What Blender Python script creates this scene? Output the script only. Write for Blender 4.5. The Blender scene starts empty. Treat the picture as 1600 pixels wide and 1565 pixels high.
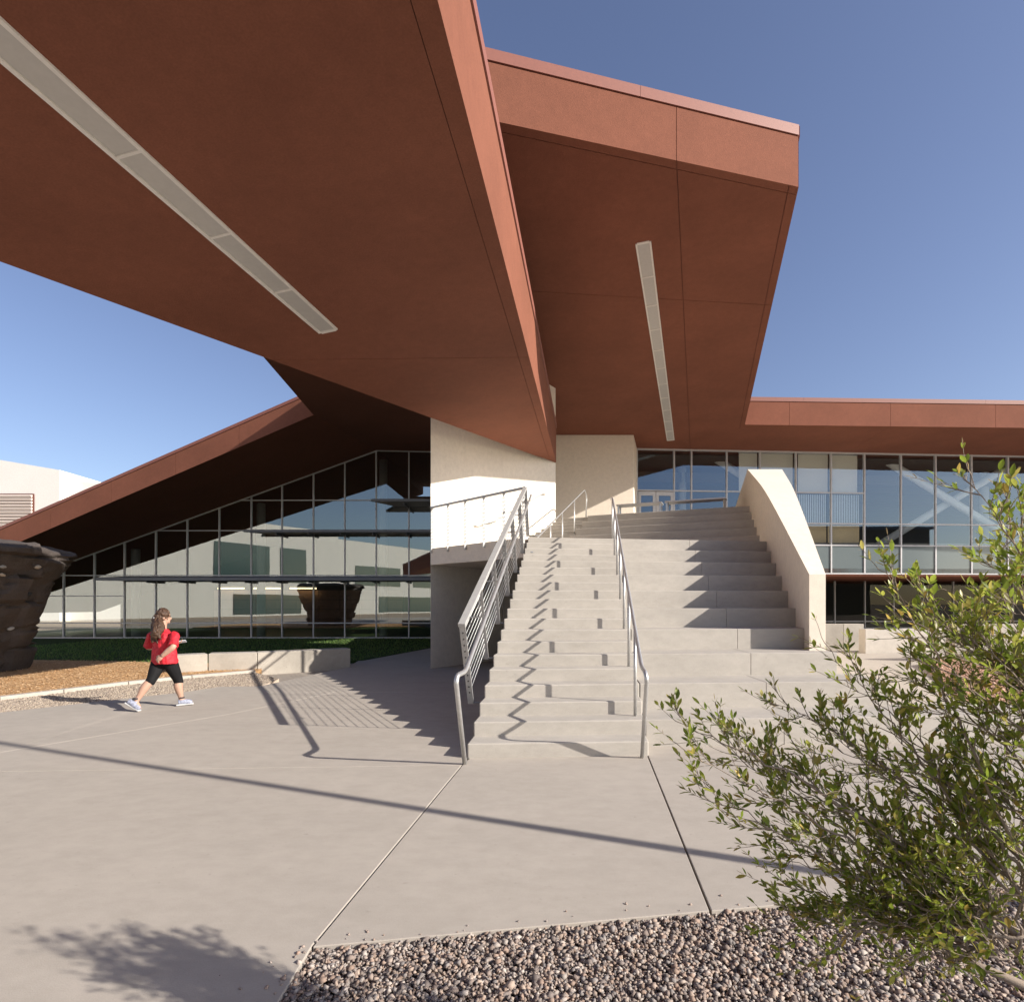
import bpy, bmesh, math, random
import numpy as np
from mathutils import Vector, Matrix, noise as mnoise

scene = bpy.context.scene
col = scene.collection
R_ = math.radians
random.seed(7)
rng = np.random.default_rng(11)

# ------------------------------------------------------------------ camera, sky, sun, exposure
F = 895.0            # focal length in photo pixels (photo is 1600 wide)
HZ = 943.0           # horizon row of the photo
CH = 1.6             # camera height
cam_d = bpy.data.cameras.new('camera')
cam = bpy.data.objects.new('camera', cam_d)
col.objects.link(cam)
cam.location = (0, 0, CH)
cam.rotation_euler = (R_(90), 0, 0)
cam_d.sensor_width = 36.0
cam_d.lens = 36.0 * F / 1600.0
cam_d.shift_y = (HZ - 782.5) / 1600.0
cam_d.clip_start = 0.05
cam_d.clip_end = 3000
scene.camera = cam

SUN_EL = R_(27.2)
SUN_AZ = R_(22.3)    # the sun stands to the right and a little behind the camera
SUN_DIR = Vector((math.cos(SUN_EL) * math.cos(SUN_AZ), -math.cos(SUN_EL) * math.sin(SUN_AZ), math.sin(SUN_EL)))
world = bpy.data.worlds.new('World')
scene.world = world
world.use_nodes = True
wn = world.node_tree.nodes
wl = world.node_tree.links
wn.clear()
wo = wn.new('ShaderNodeOutputWorld')
wb = wn.new('ShaderNodeBackground')
sky = wn.new('ShaderNodeTexSky')
sky.sky_type = 'NISHITA'
sky.sun_disc = False
sky.sun_elevation = SUN_EL
sky.sun_rotation = math.atan2(SUN_DIR.x, SUN_DIR.y)
sky.altitude = 600
sky.air_density = 1.0
sky.dust_density = 2.0
sky.ozone_density = 2.2
wb.inputs['Strength'].default_value = 0.098
hsv = wn.new('ShaderNodeHueSaturation')      # desert haze: the whole sky a little paler
hsv.inputs['Saturation'].default_value = 0.95
hsv.inputs['Hue'].default_value = 0.512
wl.new(sky.outputs[0], hsv.inputs['Color'])
wl.new(hsv.outputs[0], wb.inputs[0])
wl.new(wb.outputs[0], wo.inputs[0])

sun_d = bpy.data.lights.new('sun', 'SUN')
sun_d.energy = 4.6
sun_d.angle = R_(0.5)
sun_d.color = (1.0, 0.93, 0.84)
sun = bpy.data.objects.new('sun', sun_d)
col.objects.link(sun)
sun.rotation_euler = (-SUN_DIR).to_track_quat('-Z', 'Y').to_euler()

scene.view_settings.view_transform = 'Standard'
scene.view_settings.look = 'None'
scene.view_settings.exposure = 0.74
scene.view_settings.gamma = 1.0
scene.view_settings.use_curve_mapping = False
scene.render.engine = 'CYCLES'
scene.cycles.max_bounces = 8
scene.cycles.diffuse_bounces = 4
scene.cycles.transparent_max_bounces = 12

# ------------------------------------------------------------------ photo geometry helpers
def P(px, py, Y):
    return Vector(((px - 800) / F * Y, Y, CH - (py - HZ) / F * Y))

def onplane(px, py, a, b, c):
    """point where the sight line meets the plane z = aX + bY + c"""
    u = (px - 800) / F
    v = -(py - HZ) / F
    Y = (c - CH) / (v - a * u - b)
    return Vector((u * Y, Y, CH + v * Y))

def onground(px, py, z=0.0):
    return onplane(px, py, 0, 0, z)

def onwall(px, py, O, d):
    """vertical plane through plan point O with plan direction d"""
    u = (px - 800) / F
    Y = (O[1] * d[0] - O[0] * d[1]) / (d[0] - u * d[1])
    return Vector((u * Y, Y, CH - (py - HZ) / F * Y))

# ------------------------------------------------------------------ materials
def newmat(name):
    m = bpy.data.materials.new(name)
    m.use_nodes = True
    nt = m.node_tree
    b = nt.nodes['Principled BSDF']
    return m, nt, b

def coords(nt, scale=(1, 1, 1)):
    g = nt.nodes.new('ShaderNodeNewGeometry')
    mp = nt.nodes.new('ShaderNodeMapping')
    mp.inputs['Scale'].default_value = scale
    nt.links.new(g.outputs['Position'], mp.inputs['Vector'])
    return mp.outputs['Vector']

def noise_node(nt, vec, scale, detail=4, rough=0.55):
    n = nt.nodes.new('ShaderNodeTexNoise')
    n.inputs['Scale'].default_value = scale
    n.inputs['Detail'].default_value = detail
    n.inputs['Roughness'].default_value = rough
    nt.links.new(vec, n.inputs['Vector'])
    return n.outputs['Fac']

def ramp(nt, fac, stops):
    r = nt.nodes.new('ShaderNodeValToRGB')
    el = r.color_ramp.elements
    while len(el) < len(stops):
        el.new(0.5)
    for e, (p, c) in zip(el, stops):
        e.position = p
        e.color = (c[0], c[1], c[2], 1)
    nt.links.new(fac, r.inputs['Fac'])
    return r.outputs['Color']

def mul(nt, a, b, fac=1.0, mode='MULTIPLY'):
    m = nt.nodes.new('ShaderNodeMix')
    m.data_type = 'RGBA'
    m.blend_type = mode
    m.inputs['Factor'].default_value = fac
    nt.links.new(a, m.inputs['A'])
    nt.links.new(b, m.inputs['B'])
    return m.outputs['Result']

def bump(nt, b, fac, strength, dist=0.01):
    n = nt.nodes.new('ShaderNodeBump')
    n.inputs['Strength'].default_value = strength
    n.inputs['Distance'].default_value = dist
    nt.links.new(fac, n.inputs['Height'])
    nt.links.new(n.outputs['Normal'], b.inputs['Normal'])

def sc(c, k):
    return tuple(min(1, x * k) for x in c)

def stucco(name, c, vary=0.12, fine=90, rough=0.9, bmp=0.35):
    m, nt, b = newmat(name)
    v = coords(nt)
    big = noise_node(nt, v, 0.55, 5, 0.6)
    mid = noise_node(nt, v, 7, 5, 0.65)
    fin = noise_node(nt, v, fine, 3, 0.6)
    c1 = ramp(nt, big, [(0.3, sc(c, 1 - vary)), (0.7, sc(c, 1 + vary))])
    c2 = ramp(nt, mid, [(0.3, (0.93, 0.93, 0.93)), (0.7, (1.05, 1.05, 1.05))])
    c3 = ramp(nt, fin, [(0.3, (0.88, 0.88, 0.88)), (0.7, (1.08, 1.08, 1.08))])
    nt.links.new(mul(nt, mul(nt, c1, c2), c3), b.inputs['Base Color'])
    b.inputs['Roughness'].default_value = rough
    b.inputs['Specular IOR Level'].default_value = 0.25
    bump(nt, b, fin, bmp, 0.006)
    return m

def concrete(name, c, vary=0.07, streak=(1, 1, 1), stain=0.15):
    m, nt, b = newmat(name)
    v = coords(nt, streak)
    v1 = coords(nt)
    big = noise_node(nt, v, 0.9, 6, 0.65)
    mid = noise_node(nt, v, 6, 6, 0.7)
    fin = noise_node(nt, v1, 160, 2, 0.6)
    spot = noise_node(nt, v1, 22, 2, 0.5)
    c1 = ramp(nt, big, [(0.28, sc(c, 1 - vary * 1.6)), (0.72, sc(c, 1 + vary))])
    c2 = ramp(nt, mid, [(0.25, (0.9, 0.9, 0.89)), (0.6, (1.02, 1.02, 1.02)), (0.8, (1.06, 1.05, 1.04))])
    c3 = ramp(nt, fin, [(0.3, (0.93, 0.93, 0.93)), (0.7, (1.05, 1.05, 1.05))])
    c4 = ramp(nt, spot, [(0.22, (1 - stain, 1 - stain, 1 - stain)), (0.32, (1, 1, 1))])
    nt.links.new(mul(nt, mul(nt, mul(nt, c1, c2), c3), c4), b.inputs['Base Color'])
    b.inputs['Roughness'].default_value = 0.82
    b.inputs['Specular IOR Level'].default_value = 0.3
    bump(nt, b, fin, 0.18, 0.004)
    return m

def plain(name, c, rough=0.6, metal=0.0, spec=0.5, vary=0.06, scale=14):
    m, nt, b = newmat(name)
    v = coords(nt)
    n = noise_node(nt, v, scale, 4, 0.6)
    nt.links.new(ramp(nt, n, [(0.3, sc(c, 1 - vary)), (0.7, sc(c, 1 + vary))]), b.inputs['Base Color'])
    b.inputs['Roughness'].default_value = rough
    b.inputs['Metallic'].default_value = metal
    b.inputs['Specular IOR Level'].default_value = spec
    return m

def glassmat(name, tint, ior, refl=(1, 1, 1)):
    m = bpy.data.materials.new(name)
    m.use_nodes = True
    nt = m.node_tree
    nt.nodes.clear()
    o = nt.nodes.new('ShaderNodeOutputMaterial')
    mix = nt.nodes.new('ShaderNodeMixShader')
    lw_ = nt.nodes.new('ShaderNodeLayerWeight')
    lw_.inputs['Blend'].default_value = 0.5
    pw = nt.nodes.new('ShaderNodeMath'); pw.operation = 'POWER'; pw.inputs[1].default_value = 5.0
    nt.links.new(lw_.outputs['Facing'], pw.inputs[0])
    fr = nt.nodes.new('ShaderNodeMath'); fr.operation = 'MULTIPLY_ADD'
    fr.inputs[1].default_value = 1.0 - ior
    fr.inputs[2].default_value = ior
    nt.links.new(pw.outputs[0], fr.inputs[0])
    t = nt.nodes.new('ShaderNodeBsdfTransparent')
    t.inputs['Color'].default_value = (*tint, 1)
    g = nt.nodes.new('ShaderNodeBsdfGlossy')
    g.inputs['Roughness'].default_value = 0.0
    g.inputs['Color'].default_value = (*refl, 1)
    v = coords(nt)
    nz = noise_node(nt, v, 0.35, 2, 0.5)
    bp = nt.nodes.new('ShaderNodeBump')
    bp.inputs['Strength'].default_value = 0.05
    bp.inputs['Distance'].default_value = 0.03
    nt.links.new(nz, bp.inputs['Height'])
    nt.links.new(bp.outputs['Normal'], g.inputs['Normal'])
    nt.links.new(fr.outputs[0], mix.inputs[0])
    nt.links.new(t.outputs[0], mix.inputs[1])
    nt.links.new(g.outputs[0], mix.inputs[2])
    nt.links.new(mix.outputs[0], o.inputs['Surface'])
    return m

def emit(name, c, s):
    m = bpy.data.materials.new(name)
    m.use_nodes = True
    nt = m.node_tree
    b = nt.nodes['Principled BSDF']
    b.inputs['Base Color'].default_value = (*c, 1)
    b.inputs['Emission Color'].default_value = (*c, 1)
    b.inputs['Emission Strength'].default_value = s
    return m

RUST = (0.215, 0.081, 0.049)
M = {}
M['rust'] = stucco('rust_stucco', RUST, 0.11, fine=55, bmp=0.5)
M['rust_cap'] = plain('rust_coping_metal', (0.24, 0.088, 0.062), 0.55, vary=0.05)
M['rust_core'] = plain('rust_joint', (0.12, 0.040, 0.028), 0.9)
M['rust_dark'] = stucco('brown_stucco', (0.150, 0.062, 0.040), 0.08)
M['white_wall'] = stucco('cream_white_stucco', (0.84, 0.785, 0.69), 0.03, bmp=0.25)
M['cream_wall'] = stucco('cream_stucco', (0.78, 0.69, 0.575), 0.03, bmp=0.25)
M['pave'] = concrete('pavement_concrete', (0.400, 0.359, 0.312), 0.045, (0.8, 1.2, 1), 0.14)
M['pave_under'] = plain('joint_filler', (0.30, 0.26, 0.22), 0.95)
M['step'] = concrete('stair_concrete', (0.420, 0.388, 0.345), 0.07, (1, 1, 2.2), 0.12)
M['kerb'] = concrete('kerb_concrete', (0.46, 0.42, 0.37), 0.08)
M['blockc'] = concrete('seat_wall_concrete', (0.40, 0.365, 0.315), 0.16, (1, 1, 1), 0.3)
M['steel'] = plain('galvanised_steel', (0.56, 0.56, 0.55), 0.42, 0.75, vary=0.10, scale=30)
M['steel_paint'] = plain('grey_painted_steel', (0.44, 0.435, 0.42), 0.5, 0.2, vary=0.06)
M['fit'] = plain('dark_fitting', (0.06, 0.06, 0.06), 0.5, 0.5)
M['alu'] = plain('aluminium_mullion', (0.56, 0.55, 0.55), 0.4, 0.15)
M['alu_dark'] = plain('dark_metal_sunshade', (0.16, 0.17, 0.19), 0.5, 0.4)
M['glass_left'] = glassmat('coated_glass', (0.70, 0.74, 0.72), 0.29, (0.93, 1.0, 0.97))
M['glass_right'] = glassmat('coated_glass_blue', (0.90, 0.95, 0.95), 0.17, (0.66, 0.82, 1.0))
M['glass_low'] = glassmat('clear_glass', (0.72, 0.76, 0.75), 0.03)
M['spandrel'] = glassmat('spandrel_glass_face', (0.02, 0.02, 0.02), 0.1)
M['spandrel_back'] = plain('spandrel_panel', (0.155, 0.185, 0.190), 0.12, spec=0.7, vary=0.03)
M['light_frame'] = plain('light_frame_white', (0.78, 0.75, 0.70), 0.5)
M['diffuser'] = plain('light_diffuser', (0.52, 0.505, 0.475), 0.3, vary=0.04)
M['inside_dark'] = plain('interior_dark', (0.085, 0.080, 0.072), 0.9)
M['inside_floor'] = plain('interior_floor', (0.20, 0.17, 0.14), 0.4)
M['inside_wall'] = stucco('interior_panel_wall', (0.36, 0.22, 0.165), 0.08)
M['inside_pale'] = plain('interior_pale_wall', (0.50, 0.48, 0.43), 0.8)
M['column'] = plain('column_paint', (0.55, 0.55, 0.52), 0.6)
M['brace'] = plain('brace_paint', (0.82, 0.82, 0.80), 0.55)
M['shade'] = plain('roller_shade_fabric', (0.70, 0.66, 0.56), 0.9, vary=0.03)
M['blind'] = plain('vertical_blind', (0.60, 0.62, 0.62), 0.7)
M['tan_panel'] = plain('tan_panel', (0.62, 0.47, 0.28), 0.8)
M['lamp_lit'] = emit('lit_tube', (1.0, 0.78, 0.42), 3.0)
M['far_white'] = stucco('far_white_plaster', (0.76, 0.73, 0.68), 0.02)
M['louver'] = plain('louver_metal', (0.66, 0.58, 0.52), 0.5)
M['teal_glass'] = plain('teal_window', (0.05, 0.09, 0.09), 0.15, spec=0.8)

def granular(name, cols, scale, bmp, dist, rough=0.95):
    m, nt, b = newmat(name)
    v = coords(nt)
    vo = nt.nodes.new('ShaderNodeTexVoronoi')
    vo.inputs['Scale'].default_value = scale
    nt.links.new(v, vo.inputs['Vector'])
    sep = nt.nodes.new('ShaderNodeSeparateColor')
    nt.links.new(vo.outputs['Color'], sep.inputs[0])
    n = len(cols)
    c = ramp(nt, sep.outputs[0], [((i + 0.5) / n, k) for i, k in enumerate(cols)])
    big = noise_node(nt, v, 1.2, 3)
    c2 = ramp(nt, big, [(0.3, (0.85, 0.85, 0.85)), (0.7, (1.1, 1.1, 1.1))])
    nt.links.new(mul(nt, c, c2), b.inputs['Base Color'])
    b.inputs['Roughness'].default_value = rough
    b.inputs['Specular IOR Level'].default_value = 0.2
    inv = nt.nodes.new('ShaderNodeMath')
    inv.operation = 'SUBTRACT'
    inv.inputs[0].default_value = 1
    nt.links.new(vo.outputs['Distance'], inv.inputs[1])
    bump(nt, b, inv.outputs[0], bmp, dist)
    return m

M['gravel_bed'] = granular('gravel_bed', [(0.11, 0.085, 0.075), (0.17, 0.135, 0.12), (0.08, 0.066, 0.06)], 70, 1.0, 0.02)
M['gravel_strip'] = granular('gravel_strip', [(0.58, 0.48, 0.38), (0.50, 0.41, 0.32), (0.64, 0.54, 0.43), (0.42, 0.34, 0.27)], 45, 0.5, 0.012)
M['chips'] = granular('wood_chips', [(0.46, 0.27, 0.12), (0.55, 0.34, 0.17), (0.38, 0.21, 0.09), (0.60, 0.40, 0.22)], 40, 0.6, 0.015)
M['red_gravel'] = granular('red_gravel', [(0.42, 0.26, 0.18), (0.50, 0.32, 0.23), (0.34, 0.20, 0.14)], 30, 1.0, 0.03)
M['soil'] = granular('desert_soil', [(0.34, 0.27, 0.20), (0.38, 0.30, 0.23), (0.30, 0.24, 0.18)], 6, 0.4, 0.03)
M['lawn'] = granular('lawn_base', [(0.030, 0.055, 0.014), (0.045, 0.078, 0.02), (0.025, 0.045, 0.012)], 25, 0.8, 0.03)

def attr_mat(name, rough=0.7, trans=None):
    """colour comes from a per-piece colour attribute (natural variety of the pieces)"""
    m, nt, b = newmat(name)
    a = nt.nodes.new('ShaderNodeAttribute')
    a.attribute_name = 'tint'
    nt.links.new(a.outputs['Color'], b.inputs['Base Color'])
    b.inputs['Roughness'].default_value = rough
    if trans:
        o = nt.nodes['Material Output']
        tr = nt.nodes.new('ShaderNodeBsdfTranslucent')
        nt.links.new(a.outputs['Color'], tr.inputs['Color'])
        mx = nt.nodes.new('ShaderNodeMixShader')
        mx.inputs[0].default_value = trans
        nt.links.new(b.outputs[0], mx.inputs[1])
        nt.links.new(tr.outputs[0], mx.inputs[2])
        nt.links.new(mx.outputs[0], o.inputs['Surface'])
    return m

M['stone'] = attr_mat('gravel_stone', 0.9)
M['chip'] = attr_mat('wood_chip', 0.9)
M['leaf'] = attr_mat('leaf', 0.40, 0.5)
M['grass'] = attr_mat('grass_blade', 0.6, 0.25)
M['bark'] = stucco('twig_bark', (0.30, 0.24, 0.19), 0.2, fine=300)

# ------------------------------------------------------------------ object helpers
def wloc(o):
    v = Vector((0, 0, 0))
    while o is not None:
        v = v + Vector(o.location)
        o = o.parent
    return v

def tag(o, label=None, cat=None, group=None, kind=None):
    if label: o['label'] = label
    if cat: o['category'] = cat
    if group: o['group'] = group
    if kind: o['kind'] = kind
    return o

def thing(name, loc, label, cat, group=None):
    o = bpy.data.objects.new(name, None)
    o.empty_display_size = 0.2
    o.location = loc
    col.objects.link(o)
    return tag(o, label, cat, group)

def mobj(name, verts, faces, mat, parent=None, smooth=False, bevel=0.0, bseg=2):
    off = wloc(parent) if parent else Vector((0, 0, 0))
    me = bpy.data.meshes.new(name)
    me.from_pydata([tuple(Vector(v) - off) for v in verts], [], faces)
    bm = bmesh.new()
    bm.from_mesh(me)
    bmesh.ops.recalc_face_normals(bm, faces=bm.faces)
    bm.to_mesh(me)
    bm.free()
    me.materials.append(M[mat] if isinstance(mat, str) else mat)
    if smooth:
        me.polygons.foreach_set('use_smooth', [True] * len(me.polygons))
    o = bpy.data.objects.new(name, me)
    if parent: o.parent = parent
    col.objects.link(o)
    if bevel:
        b = o.modifiers.new('bevel', 'BEVEL')
        b.width = bevel
        b.segments = bseg
        b.limit_method = 'ANGLE'
        b.angle_limit = R_(35)
    return o

def zval(z, p):
    return z(p[0], p[1]) if callable(z) else z

def prism_geo(plan, z0, z1):
    n = len(plan)
    v = [Vector((p[0], p[1], zval(z0, p))) for p in plan] + [Vector((p[0], p[1], zval(z1, p))) for p in plan]
    f = [tuple(range(n))[::-1], tuple(range(n, 2 * n))]
    f += [(i, (i + 1) % n, n + (i + 1) % n, n + i) for i in range(n)]
    return v, f

def prism(name, plan, z0, z1, mat, parent=None, bevel=0.0):
    v, f = prism_geo(plan, z0, z1)
    return mobj(name, v, f, mat, parent, bevel=bevel)

def bar_geo(p0, p1, w, h, up=Vector((0, 0, 1))):
    p0, p1 = Vector(p0), Vector(p1)
    d = (p1 - p0).normalized()
    s = d.cross(up)
    if s.length < 1e-5:
        s = d.cross(Vector((1, 0, 0)))
    s.normalize()
    u = s.cross(d).normalized()
    v = []
    for p in (p0, p1):
        for a, b in ((-1, -1), (1, -1), (1, 1), (-1, 1)):
            v.append(p + s * a * w / 2 + u * b * h / 2)
    f = [(3, 2, 1, 0), (4, 5, 6, 7)] + [(i, (i + 1) % 4, 4 + (i + 1) % 4, 4 + i) for i in range(4)]
    return v, f

def bar(name, p0, p1, w, h, mat, parent=None, up=Vector((0, 0, 1)), bevel=0.0):
    v, f = bar_geo(p0, p1, w, h, up)
    return mobj(name, v, f, mat, parent, bevel=bevel)

def fillet(pts, r, n=5):
    pts = [Vector(p) for p in pts]
    out = [pts[0]]
    for i in range(1, len(pts) - 1):
        a, b, c = pts[i - 1], pts[i], pts[i + 1]
        rr = min(r, (a - b).length * 0.45, (c - b).length * 0.45)
        q0 = b + (a - b).normalized() * rr
        q1 = b + (c - b).normalized() * rr
        for k in range(n + 1):
            t = k / n
            out.append(q0 * (1 - t) ** 2 + b * 2 * t * (1 - t) + q1 * t * t)
    out.append(pts[-1])
    return out

def tube_geo(pts, r, seg=8):
    pts = [Vector(p) for p in pts]
    n = len(pts)
    rad = r if isinstance(r, (list, tuple)) else [r] * n
    v, f = [], []
    prev = None
    for i, p in enumerate(pts):
        d = (pts[min(i + 1, n - 1)] - pts[max(i - 1, 0)]).normalized()
        if prev is None:
            s = d.cross(Vector((0, 0, 1)))
            if s.length < 1e-3:
                s = d.cross(Vector((0, 1, 0)))
        else:
            s = prev - d * prev.dot(d)
        s.normalize()
        prev = s
        u = d.cross(s)
        for k in range(seg):
            a = 2 * math.pi * k / seg
            v.append(p + (s * math.cos(a) + u * math.sin(a)) * rad[i])
    for i in range(n - 1):
        for k in range(seg):
            k2 = (k + 1) % seg
            f.append((i * seg + k, i * seg + k2, (i + 1) * seg + k2, (i + 1) * seg + k))
    f.append(tuple(range(seg))[::-1])
    f.append(tuple((n - 1) * seg + k for k in range(seg)))
    return v, f

def tube(name, pts, r, mat, parent=None, seg=8, smooth=True):
    v, f = tube_geo(pts, r, seg)
    return mobj(name, v, f, mat, parent, smooth=smooth)

def merge_geo(parts):
    V, Fc = [], []
    for v, f in parts:
        o = len(V)
        V += list(v)
        Fc += [tuple(i + o for i in q) for q in f]
    return V, Fc

def clip(poly, pt, nrm):
    """keep the side of a plan polygon where (p-pt).nrm >= 0"""
    out = []
    n = len(poly)
    for i in range(n):
        a, b = poly[i], poly[(i + 1) % n]
        da = (a[0] - pt[0]) * nrm[0] + (a[1] - pt[1]) * nrm[1]
        db = (b[0] - pt[0]) * nrm[0] + (b[1] - pt[1]) * nrm[1]
        if da >= 0: out.append(a)
        if da * db < 0:
            t = da / (da - db)
            out.append((a[0] + (b[0] - a[0]) * t, a[1] + (b[1] - a[1]) * t))
    return out

def split(polys, a, b, gap):
    """cut plan polygons along the line a-b leaving a joint of width gap"""
    d = Vector((b[0] - a[0], b[1] - a[1])).normalized()
    n = (-d.y, d.x)
    res = []
    for p in polys:
        for s in (1, -1):
            q = clip(p, (a[0] + n[0] * s * gap / 2, a[1] + n[1] * s * gap / 2), (n[0] * s, n[1] * s))
            if len(q) >= 3: res.append(q)
    return res

def area(p):
    return abs(sum(p[i][0] * p[(i + 1) % len(p)][1] - p[(i + 1) % len(p)][0] * p[i][1] for i in range(len(p)))) / 2

# ------------------------------------------------------------------ the ground
def gz(x, y):
    if y < 10.4: return 0.0
    if y > 15.4: return -0.10
    return -0.10 * (y - 10.4) / 5.0

terrain = mobj('terrain', [(-900, -900, -0.28), (900, -900, -0.28), (900, 1500, -0.28), (-900, 1500, -0.28)], [(0, 1, 2, 3)], 'soil')
tag(terrain, kind='structure')

# stair geometry needed by the pavement
RZ, TD, SY0 = 0.1525, 0.345, 5.93
def SL(Y): return -0.464 + 0.1235 * (Y - SY0)          # left edge of the stair
def SM(Y): return 1.44 + 0.131 * (Y - 6.02)            # seam below the inner handrail
def SW(Y): return 1.697 + 0.317 * Y                    # inner face of the stair wall
def riser_line(n):
    """plan line of riser n: a point on the left edge and a direction"""
    Y = SY0 + (n - 1) * TD
    a = R_(3.3 + 0.26 * n)
    return Vector((SL(Y), Y)), Vector((math.cos(a), math.sin(a)))
def hit(line, fx):
    """where a riser line meets an edge x = fx(y)"""
    p, d = line
    lo, hi = -1.0, 14.0
    for _ in range(50):
        m = (lo + hi) / 2
        q = p + d * m
        if q.x < fx(q.y): lo = m
        else: hi = m
    q = p + d * lo
    return (q.x, q.y)

pave = prism('pavement', [(-30, -14), (34, -14), (34, 30), (-30, 30)], -0.27, lambda x, y: -0.16, 'pave_under')
tag(pave, kind='structure')
gA, gB = onground(487, 1478), onground(1110, 1422)       # gravel bed edge
gC = onground(430, 1565)
gdir = (gB - gA).normalized()
j1a, j1b = onground(722, 1195), onground(490, 1475)
j2a, j2b = onground(1015, 1178), onground(1110, 1422)
j3a, j3b = onground(0, 1205), onground(720, 1192)
j4a, j4b = onground(0, 1175), onground(360, 1115)
s0 = hit(riser_line(1), SL)
s1 = hit(riser_line(1), lambda y: 9.0)
gravel_far = gA + gdir * 9
G_ = 0.012
def slab(plan, mat='pave'):
    return prism('slab', plan, -0.18, gz, mat, pave, bevel=0.004)
x0 = -16.0
def xy(v): return (v.x, v.y)
# near slabs: left, centre, right
slab([(j1b.x - 0.006, j1b.y), (gC.x - 0.16, -12), (x0, -12), (x0, j3a.y - 0.28), (j3a.x, j3a.y), (j1a.x - 0.008, j1a.y)])
slab([(gA.x + 0.006, gA.y), (gB.x - 0.006, gB.y), (j2a.x - 0.006, j2a.y + 0.2), (s0[0] + 0.02, s0[1] + 0.20), (j1a.x + 0.006, j1a.y + 0.004)])
slab([(gB.x + 0.006, gB.y), xy(gravel_far), (gravel_far.x + 8, gravel_far.y + 1.3), (19, 10.4), (2.2, 10.4), (j2a.x + 0.006, j2a.y + 0.2)])
# slabs left of the stair
edgeL = [onground(-260, 1142), onground(0, 1112.7), onground(195, 1091), onground(287, 1081), onground(345, 1071)]
slab([(j3a.x, j3a.y + G_), (x0, j3a.y - 0.28 + G_), (x0, j4a.y - 0.9), xy(j4a), xy(j4b), (-3.2, 10.4 - G_), (0.3, 10.4 - G_), (s0[0] + 0.1, s0[1] + 0.25), (j1a.x - 0.002, j1a.y + G_)])
slab([(j4a.x, j4a.y + G_), (x0, j4a.y - 0.9 + G_), (x0, edgeL[0].y)] + [xy(e) for e in edgeL] + [(-4.95, 11.25), (-4.4, 10.4 - G_), (-3.2 - G_, 10.4 - G_), (j4b.x, j4b.y + G_)])
slab([(-4.4, 10.4), (-4.95, 11.25), (-4.42, 15.4), (4.2, 15.4), (4.2, 10.4)])
slab([(-4.42, 15.4 + 0.006), (-4.6, 17.2), (-3.0, 22.5), (-2.6, 28), (4, 28), (4, 15.4 + 0.006)])
slab([(2.2, 10.4 + 0.006), (19, 10.4 + 0.006), (19, 15.4), (5.2, 15.4)])
slab([(5.2, 15.4 + 0.006), (33, 15.4 + 0.006), (33, 30), (5.2, 30)])

# gravel bed in front
gb_plan = [xy(gA), xy(gravel_far), (gravel_far.x, -3.0), (gC.x - 0.16 + 0.012, -3.0), xy(gC)]
gb = prism('gravel_bed', gb_plan, -0.2, -0.035, 'gravel_bed')
tag(gb, kind='structure')

def lump_mesh(name, centers, sizes, tints, mat, parent=None, flat=0.75, kind='stuff'):
    """many small angular stones joined into one mesh, each with its own colour"""
    base = np.array([(x, y, z) for z in (-1, 1) for y in (-1, 1) for x in (-1, 1)]) * 0.72
    tri = np.array([(0, 2, 1), (1, 2, 3), (4, 5, 6), (5, 7, 6), (0, 1, 5), (0, 5, 4), (2, 6, 3), (3, 6, 7), (0, 4, 2), (2, 4, 6), (1, 3, 5), (3, 7, 5)])
    n = len(centers)
    b = base[None] + rng.uniform(-0.34, 0.34, (n, 8, 3))
    axs = rng.uniform(0.65, 1.25, (n, 1, 3))
    b = b * axs
    ang = rng.uniform(0, 2 * np.pi, (n, 3))
    def rot(v, a, i, j):
        c, s = np.cos(a)[:, None], np.sin(a)[:, None]
        w = v.copy()
        w[:, :, i] = v[:, :, i] * c - v[:, :, j] * s
        w[:, :, j] = v[:, :, i] * s + v[:, :, j] * c
        return w
    b = rot(b, ang[:, 0], 0, 1); b = rot(b, ang[:, 1], 1, 2); b = rot(b, ang[:, 2], 0, 1)
    b[:, :, 2] *= flat
    v = (b * sizes[:, None, None] + centers[:, None, :]).reshape(-1, 3)
    f = (tri[None] + (np.arange(n) * 8)[:, None, None]).reshape(-1, 3)
    return np_mesh(name, v, f, np.repeat(tints, 8, axis=0), mat, parent, kind)

def np_mesh(name, v, f, vt, mat, parent=None, kind=None, smooth=False):
    if parent is not None:
        v = v - np.array(wloc(parent))[None]
    me = bpy.data.meshes.new(name)
    me.vertices.add(len(v))
    me.vertices.foreach_set('co', v.astype(np.float32).ravel())
    k = f.shape[1]
    me.loops.add(f.size)
    me.loops.foreach_set('vertex_index', f.astype(np.int32).ravel())
    me.polygons.add(len(f))
    me.polygons.foreach_set('loop_start', np.arange(0, f.size, k, dtype=np.int32))
    me.polygons.foreach_set('loop_total', np.full(len(f), k, dtype=np.int32))
    if smooth:
        me.polygons.foreach_set('use_smooth', np.ones(len(f), dtype=bool))
    me.update(calc_edges=True)
    if vt is not None:
        a = me.color_attributes.new('tint', 'FLOAT_COLOR', 'POINT')
        a.data.foreach_set('color', np.concatenate([vt, np.ones((len(vt), 1))], 1).astype(np.float32).ravel())
    me.materials.append(M[mat])
    o = bpy.data.objects.new(name, me)
    if parent is not None: o.parent = parent
    col.objects.link(o)
    if kind: o['kind'] = kind
    return o

def inside(poly, x, y):
    c = np.zeros(len(x), bool)
    n = len(poly)
    for i in range(n):
        (xa, ya), (xb, yb) = poly[i], poly[(i + 1) % n]
        if ya == yb: continue
        c ^= ((ya > y) != (yb > y)) & (x < (xb - xa) * (y - ya) / (yb - ya) + xa)
    return c

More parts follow.
